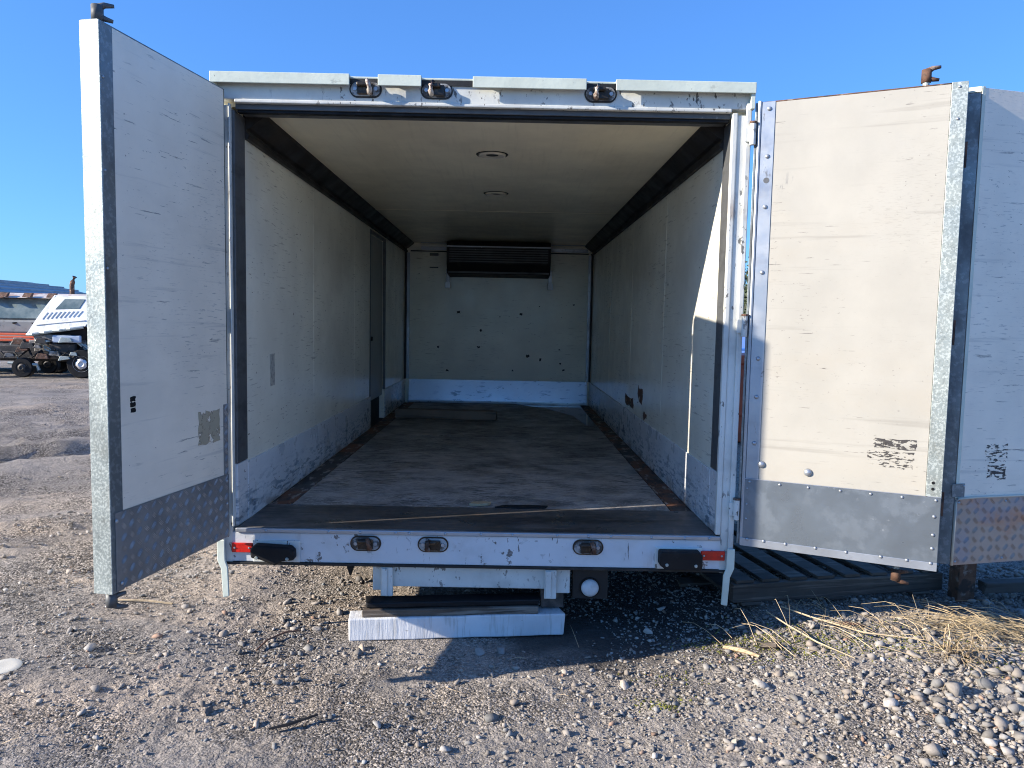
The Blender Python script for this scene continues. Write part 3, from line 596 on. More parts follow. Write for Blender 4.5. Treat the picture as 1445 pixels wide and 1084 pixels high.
# cooling unit high on the front wall
cu = G().prism([(5.02, 2.255), (5.02, 2.06), (5.10, 1.95), (DEP - .001, 1.93), (DEP - .001, 2.30), (5.05, 2.30)], 0, -0.575, 0.575).make('cooling_unit', M['black'], box, 0.006)
for i in range(7):
    z = 2.075 + i * 0.026
    G().box(-0.545, 5.012, z, 0.545, 5.019, z + 0.014).make('louvre', M['trim'], cu, 0.001, seg=1)
G().box(-0.575, 5.010, 2.238, 0.575, 5.0195, 2.249).make('edge_trim', M['alu'], cu)
G().box(-0.56, 5.06, 1.957, 0.56, 5.075, 1.975).make('drain_lip', M['trim'], cu)
for x in (-0.585, 0.59):
    b = G().box(x - 0.022, DEP - 0.05, 1.83, x + 0.022, DEP - 0.0005, 2.02).box(x - 0.03, DEP - 0.10, 1.80, x + 0.03, DEP - 0.0505, 1.87).make('mounting_bracket', M['alu'], cu, 0.003)
for z, h_ in ((2.17, 0.03), (2.03, 0.012)):
    G().box(-0.80, DEP - 0.02, z, -0.70, DEP - 0.0005, z + h_).make('wall_fixture', M['trim'], box, 0.004)
r_ = random.Random(5)
for i in range(16):
    x, z = r_.uniform(-0.8, 0.9), r_.uniform(0.85, 1.75); a_ = r_.uniform(0.006, 0.016)
    G().prism(rag(x - a_, z - a_, x + a_ * r_.uniform(.6, 1.6), z + a_ * r_.uniform(.4, 1.2), a_ * .5, 3, i), 1, DEP - 0.0012, DEP - 0.0003).make('gouge', M['bruise_solid'], front)
tag(G().prism([(0.2, 5.36), (0.55, 4.95), (0.80, 4.3), (0.86, 3.6), (0.95, 3.45), (0.965, 5.0), (0.965, 5.38), (0.3, 5.39)], 2, ZF + 0.0018, ZF + 0.0028).make('puddle', M['puddle']), 'thin puddle of water in the far right corner of the box floor', 'water', kind='stuff')
# jamb trims just inside the opening
for s, xw in ((-1, WL), (1, WR)):
    x0, x1 = sorted((xw + s * 0.069, xw - s * 0.008))
    G().box(x0, 0.022, ZK + 0.012, x1, 0.1495, 2.295).make('jamb_trim', M['trim'], box, 0.003)
    G().box(x0, 0.022, ZF + 0.003, x1, 0.1495, ZK + 0.010).make('jamb_kick', M['kick'], box, 0.003)
# rear frame: posts, header, rain lip, sill beam
for s in (-1, 1):
    x0, x1 = sorted((s * 1.15, s * 1.09))
    post = G().box(x0, 0.002, 0.302, x1, 0.15, 2.31).make('corner_post', M['frame'], box, 0.004)
    xi = sorted((s * 1.0895, s * (1.066 if s > 0 else 1.0805)))
    G().box(xi[0], -0.004, 0.478, xi[1], 0.0215, 2.318).make('seal_lip', M['frame'], post, 0.005, seg=3)
    # outer hinge channel running down past the sill into a hanging leg
    xo = s * 1.135
    g = G().box(min(xo - .012, xo + .012), -0.010, 0.30, max(xo - .012, xo + .012), 0.0015, 2.36)
    g.make('hinge_channel', M['frame'], post, 0.004)
    leg = G().prism([(s * 1.152, 0.42), (s * 1.118, 0.42), (s * 1.116, 0.33), (s * 1.105, 0.298), (s * 1.10, 0.165), (s * 1.128, 0.160), (s * 1.135, 0.29), (s * 1.152, 0.33)], 1, -0.022, -0.0105)
    leg.make('hanging_leg', M['lip'], post, 0.003)
    for z in (0.60, 1.41, 2.225):
        h = G().tube([(s * 1.148, -0.026, z - 0.045), (s * 1.148, -0.026, z + 0.045)], 0.013, 12).make('hinge', M['frame'], box, 0.002)
        G().box(*( (1.118, -0.018, z - 0.03, 1.140, -0.0105, z + 0.03) if s > 0 else (-1.140, -0.018, z - 0.03, -1.118, -0.0105, z + 0.03))).make('hinge_leaf', M['frame'], h, 0.002)
        G().lathe([(0.0155, -0.004), (0.0155, 0.004)], (s * 1.148, -0.026, z + 0.049), 2, 12).make('hinge_washer', M['rust'], h)
header = G().box(-1.15, 0.004, 2.335, 1.15, 0.15, 2.425).make('header', M['frame'], box, 0.003)
G().box(-1.062, -0.006, 2.319, 1.062, 0.020, 2.3345).make('header_seal', M['frame'], header, 0.004)
G().box(-1.065, 0.0215, 2.298, 1.065, 0.1495, 2.3335).make('header_trim', M['trim'], header, 0.002)
G().box(-1.06, 0.03, 2.286, 1.06, 0.06, 2.2975).make('rubber_strip', M['rubber'], header, 0.002)
G().box(-1.152, -0.004, 2.427, 1.152, 5.53, 2.437).make('roof_sheet', M['lip'], box, 0.003)
cuts = [(-1.153, -0.565), (-0.445, -0.262), (-0.045, 0.435), (0.560, 1.153)]
for (a, b) in cuts:
    g = G().box(a, -0.036, 2.392, b, -0.028, 2.4375).box(a, -0.0275, 2.428, b, -0.0045, 2.437)
    g.make('rain_lip', M['lip'], box, 0.002)
for (a, b) in ((-1.153, -1.135), (1.135, 1.153)):
    G().box(a, -0.0275, 2.33, b, 0.0035, 2.4265).make('lip_end', M['lip'], box, 0.002)
G().box(-1.13, -0.0042, 2.406, 1.13, 0.0035, 2.4262).make('recess_shade_strip', M['black'], box)  # black strip stands in for the dark, shaded recess behind the lip cut-outs
# keepers for the lock bars
def oval(w_, h_, n=16):
    r = h_ / 2; c_ = w_ / 2 - r; P = []
    for i in range(n + 1):
        t = -math.pi / 2 + math.pi * i / n; P.append((c_ + r * math.cos(t), r * math.sin(t)))
    for i in range(n + 1):
        t = math.pi / 2 + math.pi * i / n; P.append((-c_ + r * math.cos(t), r * math.sin(t)))
    return P
def keeper(x, z, yf, mat_claw, flip=1):
    G().prism([(x + a, z + b) for a, b in oval(0.138, 0.070)], 1, yf - 0.004, yf - 0.0002).make('keeper_gasket', M['oily'], box)
    pl = G().prism([(x + a, z + b) for a, b in oval(0.126, 0.058)], 1, yf - 0.009, yf - 0.0042).make('lock_keeper', M['keeper'], box, 0.002)
    for dx in (-0.044, 0.044):
        G().lathe([(0.0, -0.005), (0.008, -0.005), (0.009, 0.0)], (x + dx, yf - 0.009, z), 1, 12).make('keeper_bolt', M['alu'], pl)
    g = G().box(x - 0.034, yf - 0.020, z - 0.025, x + 0.034, yf - 0.0095, z + 0.022)
    g.box(x - 0.034, yf - 0.038, z + 0.006, x + 0.018, yf - 0.0205, z + 0.023)
    g.make('keeper_block', M['oily'], pl, 0.005)
    g = G().tube([(x + flip * 0.020, yf - 0.018, z - 0.020), (x + flip * 0.023, yf - 0.040, z - 0.010), (x + flip * 0.020, yf - 0.046, z + 0.012), (x + flip * 0.012, yf - 0.036, z + 0.030)], [0.011, 0.012, 0.011, 0.008], 8)
    g.make('keeper_claw', mat_claw, pl, smooth=True)
for x, mc, fl in ((-0.503, M['claw'], 1), (-0.200, M['claw'], -1), (0.499, M['claw'], -1)): keeper(x, 2.385, 0.004, mc, fl)
sill = G().box(-1.15, 0.004, 0.318, 1.15, 0.088, 0.452).make('sill_beam', M['kick'] and surf('chipped_white_sill', (0.64, 0.67, 0.70), 0.45, layers=(
    ((0.07, 0.06, 0.055), 0.85, 26, (1, 1, 1.0), 0.60, 0.63, 2.8, 0.46, 0.58), ((0.30, 0.20, 0.12), 0.45, 7, (1, 1, 0.25), 0.58, 0.70, 2.0, 0.45, 0.6),
    ((0.40, 0.40, 0.38), 0.5, 3, (1, 1, 1), 0.5, 0.7), ((0.05, 0.05, 0.05), 0.85, 11, (5, 1, 0.9), 0.655, 0.675, 1.5, 0.4, 0.6)), bump=0.0015, bscale=25, rvar=0.1, var=0.04), box, 0.004)
G().box(-1.15, -0.004, 0.306, 1.15, 0.088, 0.3175).make('sill_shadow_flange', M['black'], sill, 0.002)  # black colour stands in for the shadow gap below the sill
nos = G().box(-1.075, -0.006, 0.4525, 1.088, 0.0115, 0.4725).make('sill_nosing', M['alu'], sill, 0.004)
for x in (-0.94, -0.66, -0.52, -0.36, -0.30, -0.14, 0.02, 0.16, 0.36, 0.50, 0.60, 0.78, 0.93, 1.04): rivet(nos, (x, -0.006, 0.4625), s=0.9)
for x, fl in ((-0.496, 1), (-0.195, -1), (0.499, 1)): keeper(x, 0.411, 0.004, M['rust'], fl)
for (x0, x1, s) in ((-1.092, -1.000, 1), (1.004, 1.112, 1)):
    rf = G().box(x0, -0.008, 0.362, x1, 0.0035, 0.405).make('red_reflector', M['red'], box, 0.003)
    for xx in (x0 + 0.014, x1 - 0.014): G().lathe([(0.0, -0.004), (0.004, -0.003), (0.005, 0)], (xx, -0.008, 0.3835), 1, 8).make('screw', M['alu'], rf)
def dbox_pts(x0, x1, z0, z1): return [(x0, z1 - .02), (x0 + .02, z1), (x1 - .01, z1 - .004), (x1, z1 - .012)]
for s, (x0, x1) in ((-1, (-0.995, -0.80)), (1, (0.812, 1.0))):
    bp = G().box(x0 - (0.004 if s < 0 else 0.012), -0.003, 0.319, x1 + 0.012, 0.0035, 0.418).make('bumper_plate', M['frame'], box, 0.006)
    if s < 0: P = [(x0, 0.392), (x0 + 0.018, 0.410), (x1 - 0.02, 0.402), (x1 - 0.004, 0.385), (x1, 0.345), (x1 - 0.055, 0.338), (x1 - 0.085, 0.318), (x1 - 0.15, 0.345), (x0 + .004, 0.352)]
    else: P = [(x0, 0.405), (x0 + 0.006, 0.412), (x1 - 0.012, 0.412), (x1, 0.398), (x1, 0.340), (x1 - 0.01, 0.332), (x0 + 0.03, 0.330), (x0, 0.352)]
    rb = G().prism(P, 1, -0.060, -0.0035).make('rubber_bumper', M['rubber'], box, 0.010, seg=3)
    for xx, zz in ((x1 - 0.03, 0.352), (x0 + 0.03, 0.355)): G().lathe([(0.0, -0.004), (0.006, -0.004), (0.008, 0.0)], (xx, -0.060, zz), 1, 10).make('bumper_bolt', M['galv'], rb)
# cross member below the sill with its brackets and the round reversing lamp
cm = G().box(-0.40, 0.030, 0.205, 0.345, 0.075, 0.300).make('cross_member', M['frame'], box, 0.004)
for x0, x1 in ((-0.47, -0.402), (0.347, 0.425)):
    G().box(x0, 0.034, 0.185, x1, 0.075, 0.300).make('member_end', M['frame'], cm, 0.004)
for x in (-0.402, 0.335):
    G().box(x - 0.027, 0.004, 0.168, x + 0.027, 0.0295, 0.302).box(x - 0.022, -0.004, 0.172, x + 0.004, 0.0035, 0.298).make('member_bracket', M['frame'], cm, 0.005)
G().box(0.295, 0.055, 0.11, 0.40, 0.16, 0.204).make('chassis_stub', M['chassis'], box, 0.004)
lb = G().box(0.44, 0.055, 0.155, 0.60, 0.11, 0.304).make('lamp_bracket', M['black'], box)
lens = G().lathe([(0.0, -0.026), (0.022, -0.025), (0.036, -0.019), (0.040, -0.010), (0.041, 0.0)], (0.518, 0.054, 0.208), 1, 28).make('reversing_lamp', M['lamp_white'], box, smooth=True)
G().lathe([(0.042, -0.008), (0.046, -0.008), (0.047, 0.0), (0.042, 0.0)], (0.518, 0.0545, 0.208), 1, 28).make('lamp_rim', M['rubber'], lens)
# chassis rails below the floor, and the drip nozzle
for x in (-0.40, 0.40): G().box(x - 0.035, 0.165, 0.20, x + 0.035, 5.35, 0.3345).make('chassis_rail', M['chassis'], box, 0.004)
for y in (1.2, 2.3, 3.4, 4.5): G().box(-1.10, y, 0.255, 1.10, y + 0.06, 0.3345).make('cross_bearer', M['chassis'], box)
G().lathe([(0.004, -0.052), (0.016, -0.015), (0.018, 0.0)], (-0.57, 0.03, 0.3055), 2, 12).make('drain_nozzle', M['rubber'], box)

# ------------------------------------------------------------------ doors
DH0, DH1 = 0.447, 2.357
bolt_me = G().lathe([(0.0, -0.008), (0.005, -0.0075), (0.009, -0.004), (0.010, 0.0)], (0, 0, 0), 1, 14).mesh('bolt', M['alu'], True)
def bolt(parent, x, z, y, sgn, s=1.0):
    o = bpy.data.objects.new('bolt', bolt_me); col.objects.link(o); o.parent = parent
    o.location = (x, y, z); o.rotation_euler = (0, 0, math.pi if sgn < 0 else 0); o.scale = (s, s, s)
def treads(x0, x1, z0, z1, yb, sgn, pitch=0.040, h=0.0026):
    g = G(); nz = int((z1 - z0) / pitch) + 1; nx_ = int((x1 - x0) / pitch) + 1
    for i in range(nx_):
        for j in range(nz):
            cx, cz = x0 + (i + .5) * pitch, z0 + (j + .5) * pitch
            a = R(45 if (i + j) % 2 else -45); d = (math.cos(a), math.sin(a)); e = (-d[1], d[0])
            for k in (-1, 0, 1):
                ox, oz = cx + e[0] * k * 0.0056, cz + e[1] * k * 0.0056; L_ = 0.0190 * (1 - 0.12 * abs(k))
                if not (x0 + .008 < ox < x1 - .008 and z0 + .008 < oz < z1 - .008): continue
                n = len(g.v); wv = 0.0024
                pts = [(ox - d[0] * L_, oz - d[1] * L_), (ox + e[0] * wv, oz + e[1] * wv), (ox + d[0] * L_, oz + d[1] * L_), (ox - e[0] * wv, oz - e[1] * wv)]
                g.v += [(p[0], yb, p[1]) for p in pts] + [(ox - d[0] * L_ * .6, yb + sgn * h, oz - d[1] * L_ * .6), (ox + d[0] * L_ * .6, yb + sgn * h, oz + d[1] * L_ * .6)]
                g.f += [(n, n + 1, n + 4), (n + 1, n + 2, n + 5), (n + 1, n + 5, n + 4), (n + 2, n + 3, n + 5), (n + 3, n, n + 4), (n + 3, n + 4, n + 5)]
    return g
def lock_bar(door, x, yo, mat, tipmat, lo, hi, s, tip=(1, 0)):
    """round locking bar on the outer skin; yo is the bar's y, s the outward sign"""
    lb_ = G().tube([(x, yo, lo), (x, yo, hi)], 0.013, 12).make('lock_bar', mat, door)
    for z, up in ((hi, 1), (lo, -1)):
        c_ = G().tube([(x, yo, z - up * 0.02), (x, yo, z + up * 0.030)], 0.019, 10)
        c_.tube([(x, yo, z + up * 0.022), (x + tip[0] * 0.022, yo + tip[1] * 0.022, z + up * 0.034), (x + tip[0] * 0.050, yo + tip[1] * 0.050, z + up * 0.036)], [0.014, 0.010, 0.006], 8)
        c_.tube([(x, yo, z - up * 0.002), (x + tip[0] * 0.024, yo + tip[1] * 0.024, z - up * 0.010), (x + tip[0] * 0.046, yo + tip[1] * 0.046, z - up * 0.014)], [0.012, 0.009, 0.006], 8)
        c_.make('bar_cam', tipmat, lb_, smooth=True)
    for z in (0.62, 1.05, 1.75, 2.2) if tip[0] > 0.9 else ():
        G().box(x - 0.035, min(yo - s * 0.018, yo + s * 0.016), z - 0.02, x + 0.035, max(yo - s * 0.018, yo + s * 0.016), z + 0.02).make('bar_guide', M['galv'], lb_, 0.004)
def make_door(name_loc, ang, w_, s, label):
    """local x runs from the hinge to the free edge; inner skin at y=0, the outer side towards y = -s"""
    ys = sorted((0.0, -s * 0.066))
    d = G().box(0.003, ys[0] + .0005, DH0 + 0.003, w_ - 0.003, ys[1] - .0005, DH1 - 0.003).make('door', M['panel'], box, 0.002)
    d.location = name_loc; d.rotation_euler = (0, 0, ang); d['label'] = label
    return d
def slab(x0, x1, y0, y1, z0, z1, nm, mt, par, bev=0.0015, seg=2):
    return G().box(x0, min(y0, y1), z0, x1, max(y0, y1), z1).make(nm, M[mt], par, bev, seg=seg)
# left door (inner skin faces +y local)
W1 = 0.722
d1 = make_door((-1.086, -0.056, 0), math.atan2(-0.7145, -0.1352), W1, 1, 'left rear door in shade with a bright galvanised edge and tread plate')
slab(W1 - 0.0025, W1 + 0.002, -0.068, 0.0035, DH0, DH1, 'edge_channel', 'galv', d1)
slab(W1 - 0.060, W1 - 0.003, 0.0005, 0.0035, DH0, DH1, 'shade_dark_flange', 'galv_dark', d1)  # return of the same edge channel, its shade put into a darker steel
slab(0.004, W1 - 0.0615, 0.0005, 0.0022, 0.728, DH1 - 0.004, 'lining_panel', 'panel_shade_lifted', d1)
tp = slab(0.002, W1 - 0.018, 0.0040, 0.0062, 0.452, 0.727, 'tread_plate', 'tread', d1)
tr = treads(0.004, W1 - 0.020, 0.454, 0.725, 0.0062, 1).make('tread_pattern', M['tread_worn'], d1); tr['kind'] = 'stuff'
slab(0.002, 0.036, 0.0026, 0.0046, 0.7285, 1.034, 'tread_strip', 'tread', d1)
tr = treads(0.004, 0.036, 0.73, 1.033, 0.0046, 1, 0.028).make('strip_pattern', M['tread_worn'], d1); tr['kind'] = 'stuff'
slab(-0.003, 0.0025, -0.066, 0.001, DH0, DH1, 'hinge_edge', 'rubber', d1)
slab(0.0, W1, -0.064, -0.002, DH1 - .0025, DH1 + 0.003, 'top_channel', 'galv_dark', d1)
for z in (2.18, 1.88, 1.56, 1.30): bolt(d1, W1 - 0.012, z, 0.0035, -1, 0.55)
for (x, z) in ((0.70, 0.70), (0.30, 0.585), (0.02, 0.60), (0.02, 0.70), (0.68, 0.475)): bolt(d1, x, z, 0.0062, -1, 0.8)
G().prism(rag(0.060, 0.885, 0.215, 1.020, 0.006, 6, 9), 1, 0.0023, 0.0028).make('tape_residue', M['tape'], d1)
for z in (1.072, 1.092, 1.112):
    G().prism(rag(0.585, z - 0.008, 0.612, z + 0.008, 0.002, 4, int(z * 1000)), 1, 0.0023, 0.0029).make('ink_mark', M['rubber'], d1)
lock_bar(d1, W1 - 0.040, -0.034, M['galv'], M['trim'], 0.418, 2.388, 1, (-0.6, 0.8))
# right inner door (inner skin faces -y local), sunlit
W2 = 0.762
d2 = make_door((1.172, -0.022, 0), math.atan2(-0.3212, 0.6897), W2, -1, 'sunlit cream rear door with an aluminium sheet along its bottom')
slab(0.004, W2 - 0.055, -0.0022, -0.0005, 0.7425, DH1 - 0.004, 'lining_panel', 'panel', d2)
slab(0.012, 0.066, -0.0052, -0.0025, 0.744, DH1, 'hinge_strip', 'alu', d2)
G().tube([(0.004, -0.003, DH0), (0.004, -0.003, DH1 + 0.004)], 0.008, 8).make('hinge_bead', M['alu'], d2)
slab(-0.016, -0.006, 0.0, 0.05, DH0, DH1, 'hinge_flange', 'galv_dark', d2)
slab(W2 - 0.054, W2 + 0.002, -0.0048, -0.0005, DH0 + .29, DH1 + 0.002, 'edge_channel', 'galv', d2)
slab(W2 - 0.0025, W2 + 0.003, 0.0, 0.066, DH0, DH1, 'edge_return', 'galv_dark', d2)
bs = slab(0.000, W2 + 0.001, -0.0085, -0.0055, 0.463, 0.7415, 'bottom_sheet', 'sheet', d2)
slab(0.000, W2 + 0.001, -0.0125, -0.0090, DH0 - 0.004, 0.478, 'bottom_channel', 'alu', d2)
slab(0.000, W2 + 0.001, -0.0100, -0.0056, 0.7417, 0.7450, 'sheet_lip', 'alu', d2, 0.001)
slab(0.0, W2, 0.002, 0.064, DH1 - .0025, DH1 + 0.003, 'top_channel', 'rust', d2)
for z in (2.327, 2.13, 1.919, 1.642, 1.272, 1.105, 0.902): bolt(d2, 0.042, z, -0.0052, 1, 0.95)
G().lathe([(0.010, -0.001), (0.012, -0.001), (0.012, 0), (0.010, 0)], (0.042, -0.0052, 2.03), 1, 16).make('bolt_hole', M['trim'], d2)
for (x, z, s_) in ((0.265, 0.795, 1.7), (0.075, 0.812, 1.6)): bolt(d2, x, z, -0.0024, 1, s_)
for x in (0.03, 0.155, 0.27, 0.395, 0.51, 0.625, 0.745): bolt(d2, x, 0.731, -0.0085, 1, 0.62)
for z in (0.665, 0.59, 0.535): bolt(d2, W2 - 0.02, z, -0.0085, 1, 0.7)
for x in (0.03, 0.10, 0.19, 0.31, 0.43, 0.56, 0.655, 0.74): bolt(d2, x, 0.475, -0.0125, 1, 0.68)
for z in (0.70, 0.63, 0.565): bolt(d2, 0.022, z, -0.0085, 1, 0.5)
for z in (2.34, 2.22): bolt(d2, W2 - 0.028, z, -0.0048, 1, 0.6)
for z in (0.80, 0.775): G().lathe([(0, -0.001), (0.006, -0.001), (0.006, 0)], (W2 - 0.03, -0.0048, z), 1, 10).make('screw_hole', M['rubber'], d2)
G().prism(rag(0.512, 0.925, 0.665, 0.965, 0.004, 5, 12), 1, -0.0027, -0.0023).make('sticker_residue', M['residue_dark'], d2)
G().prism(rag(0.490, 0.845, 0.660, 0.915, 0.004, 5, 13), 1, -0.0027, -0.0023).make('sticker_residue', M['residue_faint'], d2)
lock_bar(d2, 0.625, 0.092, M['galv'], M['rust'], 0.385, 2.415, -1)
# right outer door, folded on from the inner one, in shade
W3 = 0.74
d3 = make_door((1.9508, -0.2905, 0), R(13.4), W3, -1, 'shaded outer rear door with scraped stickers and tread plate coloured with an orange sheen')
slab(0.016, W3 - 0.055, -0.0022, -0.0005, 0.732, DH1 - 0.004, 'lining_panel', 'panel_shade_lifted', d3)
slab(0.0, 0.0155, -0.0030, -0.0005, 0.732, DH1 + .001, 'edge_bead', 'lip', d3)
G().prism([(-0.001, 0.0), (-0.001, 0.055), (-0.066, 0.066), (-0.062, 0.052)], 2, DH0 + 0.006, DH1 - 0.022).make('edge_channel', M['galv_dark'], d3, 0.002)
G().prism([(-0.001, 0.0), (-0.001, 0.055), (-0.060, 0.064), (-0.058, 0.056)], 2, DH1 - 0.020, DH1 + 0.002).make('channel_cap', M['lip'], d3, 0.002)
slab(0.003, W3 - 0.012, -0.0062, -0.0040, 0.452, 0.727, 'tread_plate', 'tread_sheen', d3)
tr = treads(0.005, W3 - 0.014, 0.454, 0.725, -0.0062, -1).make('tread_pattern', M['tread_sheen'], d3); tr['kind'] = 'stuff'
G().tube([(0.001, -0.006, 0.452), (0.001, -0.007, 0.715), (0.012, -0.007, 0.729), (0.10, -0.006, 0.731), (W3 - .02, -0.006, 0.731)], 0.005, 8).make('sealant_bead', M['lampshade'], d3, smooth=True)
slab(-0.02, 0.042, -0.0055, -0.0032, 0.735, 0.790, 'corner_bracket', 'galv_dark', d3)
bolt(d3, 0.036, 0.780, -0.0055, 1, 0.5)
for (x, z) in ((0.016, 0.712), (0.016, 0.467), (0.25, 0.71), (0.25, 0.47)): bolt(d3, x, z, -0.0062, 1, 0.6)
G().prism(rag(0.135, 0.875, 0.245, 0.945, 0.006, 5, 22), 1, -0.0027, -0.0023).make('sticker_residue', M['residue_faint'], d3)
G().prism(rag(0.150, 0.800, 0.245, 0.865, 0.006, 5, 23), 1, -0.0027, -0.0023).make('sticker_residue', M['residue_dark'], d3)
for z in (0.70, 1.40, 2.10):
    G().tube([(-0.030, 0.035, z - 0.05), (-0.030, 0.035, z + 0.05)], 0.012, 10).make('hinge', M['rust'], d3)

# ------------------------------------------------------------------ timber under and in the box
def plank(name, p0, p1, wdt, hgt, mat, label, cat, bev=0.003, sag=0.0, seed=1, group=None, z=0.0):
    v = Vector(p1) - Vector(p0); L_ = v.length
    r = random.Random(seed); g = G(); n = 10
    sec = [(-wdt / 2, 0), (wdt / 2, 0), (wdt / 2, hgt), (-wdt / 2, hgt)]
    for i in range(n + 1):
        x = L_ * i / n; e = 0.012 if i in (0, n) else 0.003
        for (a, b) in sec: g.v.append((x + r.uniform(-e, e) * (1 if i in (0, n) else 0), a + r.uniform(-.0015, .0015), b + r.uniform(-.0015, .0015)))
    for i in range(n):
        for k in range(4): g.f.append((i * 4 + k, i * 4 + (k + 1) % 4, i * 4 + 4 + (k + 1) % 4, i * 4 + 4 + k))
    g.f += [(3, 2, 1, 0), (n * 4, n * 4 + 1, n * 4 + 2, n * 4 + 3)]
    o = g.make(name, mat, None, bev); o.location = p0; o.rotation_euler = (0, -math.asin(v.z / L_), math.atan2(v.y, v.x))
    if label: tag(o, label, cat, group)
    return o
plank('timber_block', (-0.552, -0.035, -0.004), (0.392, 0.055, 0.002), 0.105, 0.100, M['whitewood'], 'long white painted timber block lying on the gravel under the tail', 'timber', 0.006, seed=3)
plank('timber_board', (-0.495, -0.028, 0.098), (0.285, 0.040, 0.102), 0.080, 0.032, M['darkwood'], 'dark weathered board lying on top of the white timber block', 'board', 0.003, seed=4)
plank('rubber_pad', (-0.490, -0.010, 0.132), (0.285, 0.060, 0.136), 0.090, 0.026, M['rubber'], 'black rubber pad on the dark board below the cross member', 'pad', 0.006, seed=5)
plank('timber_plank', (-0.965, 3.96, ZF + 0.003), (0.02, 3.90, ZF + 0.003), 0.12, 0.085, M['brownwood'], 'dark timber plank lying across the floor inside the box', 'plank', 0.004, seed=6)
# supports further back, out of direct view
plank('timber_support', (-0.75, 3.0, 0.0), (0.75, 3.02, 0.0), 0.20, 0.20, M['darkwood'], 'dark timber support deep in the shade under the box', 'timber', 0.006, seed=8)
plank('chassis_board', (1.05, 0.62, 0.02), (2.6, 0.78, 0.05), 0.10, 0.03, M['darkwood'], 'dark board in the shade behind the pallet', 'board', 0.003, seed=9)

# pallet below the right doors
pal = empty('pallet', (1.21, 0.16, 0.105), R(11.5)); tag(pal, 'weathered wooden pallet in the shade below the right doors', 'pallet')
for y in (0.0, 0.45, 0.90): G().box(0, y, 0.0, 1.15, y + 0.04, 0.088).make('stringer', M['greywood'], pal, 0.004)
for i, x in enumerate((0.02, 0.155, 0.30, 0.45, 0.60, 0.75, 0.90, 1.04)):
    G().box(x, 0.012, 0.0885, x + 0.09 + random.uniform(-.004, .006), 0.97 + random.uniform(-.02, .02), 0.104).make('slat', M['greywood'], pal, 0.003)
for x in (0.05, 0.5, 0.98): G().box(x, 0.0, -0.017, x + 0.1, 0.95, -0.0005).make('bottom_slat', M['greywood'], pal, 0.003)
pst = G().box(0, 0, 0, 0.085, 0.085, 0.34).warp(lambda x, y, z: (x + 0.01 * z, y, z)).make('fence_post', M['rust'], None, 0.004); pst.location = (2.36, 0.30, 0.06)
tag(pst, 'short red-brown post standing in the shade behind the pallet end', 'post')
o = plank('timber_scrap', (2.50, 0.34, 0.12), (2.85, 0.36, 0.13), 0.07, 0.05, M['greywood'], 'weathered timber offcut in the shade at the right frame edge', 'timber', 0.004, seed=14)

# ------------------------------------------------------------------ small litter on the yard
def gz(x, y): return float(height(x, y))
def litter(name, pts, r, mat, label, cat, n=6, flat=1.0, group=None):
    base = Vector((pts[0][0], pts[0][1], gz(pts[0][0], pts[0][1])))
    P = [Vector((x, y, gz(x, y) + h)) - base for x, y, h in pts]
    o = G().tube(P, r, n, flat).make(name, mat, None); o.location = base; tag(o, label, cat, group); return o
litter('wood_strip', [(-0.66, -0.845, 0.012), (-0.60, -0.82, 0.018), (-0.515, -0.765, 0.022)], [0.006, 0.010, 0.006], M['rubber'], 'thin black strip lying on the foreground gravel', 'strip', 5, 0.5)
litter('metal_rod', [(-0.92, -0.20, 0.01), (-0.90, -0.12, 0.02), (-0.84, -0.05, 0.02), (-0.78, -0.02, 0.015)], 0.004, M['rust'], 'bent dark rod among stones left of the white timber', 'rod', 6)
litter('wood_chip', [(1.075, -0.175, 0.010), (1.13, -0.235, 0.014), (1.185, -0.30, 0.008)], [0.014, 0.018, 0.010], M['freshwood'], 'split pale wood chip at the edge of the shade', 'wood chip', 5, 0.6)
litter('wood_chip', [(1.22, -0.215, 0.012), (1.27, -0.24, 0.016), (1.30, -0.23, 0.01)], [0.016, 0.020, 0.012], M['darkwood'], 'charred curled chip just right of the pale wood chip', 'wood chip', 5, 0.7)
litter('rusty_scrap', [(1.60, -0.02, 0.008), (1.66, -0.045, 0.016), (1.74, -0.05, 0.008)], [0.010, 0.016, 0.008], M['rust'], 'flat rusty scrap lying at the shadow edge on the right', 'scrap', 5, 0.4)
litter('dry_stalk', [(-1.50, 0.30, 0.008), (-1.62, 0.31, 0.012), (-1.78, 0.30, 0.010)], 0.005, M['straw'], 'pale dry stalk lying left of the left door', 'stalk', 5)
litter('twig', [(1.33, 0.04, 0.06), (1.38, -0.10, 0.04), (1.44, -0.25, 0.02), (1.52, -0.42, 0.01)], [0.003, 0.004, 0.004, 0.002], M['straw'], 'long dry twig standing from shade into the sun', 'twig', 5)
litter('twig', [(1.40, 0.06, 0.07), (1.50, -0.05, 0.05), (1.66, -0.20, 0.03), (1.86, -0.30, 0.02)], [0.003, 0.004, 0.004, 0.002], M['straw'], 'long dry twig crossing the gravel towards the straw', 'twig', 5)
dsc = G().lathe([(0.0, 0.010), (0.030, 0.012), (0.052, 0.014), (0.058, 0.006), (0.055, 0.0)], (0, 0, 0), 2, 20).make('flat_disc', M['lampshade'], None, smooth=True)
dsc.scale = (1, 1, 0.5); dsc.location = (-1.845, -0.40, gz(-1.845, -0.40) + .002); dsc.rotation_euler = (0.12, 0.05, 0.3); tag(dsc, 'pale scuffed disc lying on the gravel at the left edge', 'disc')
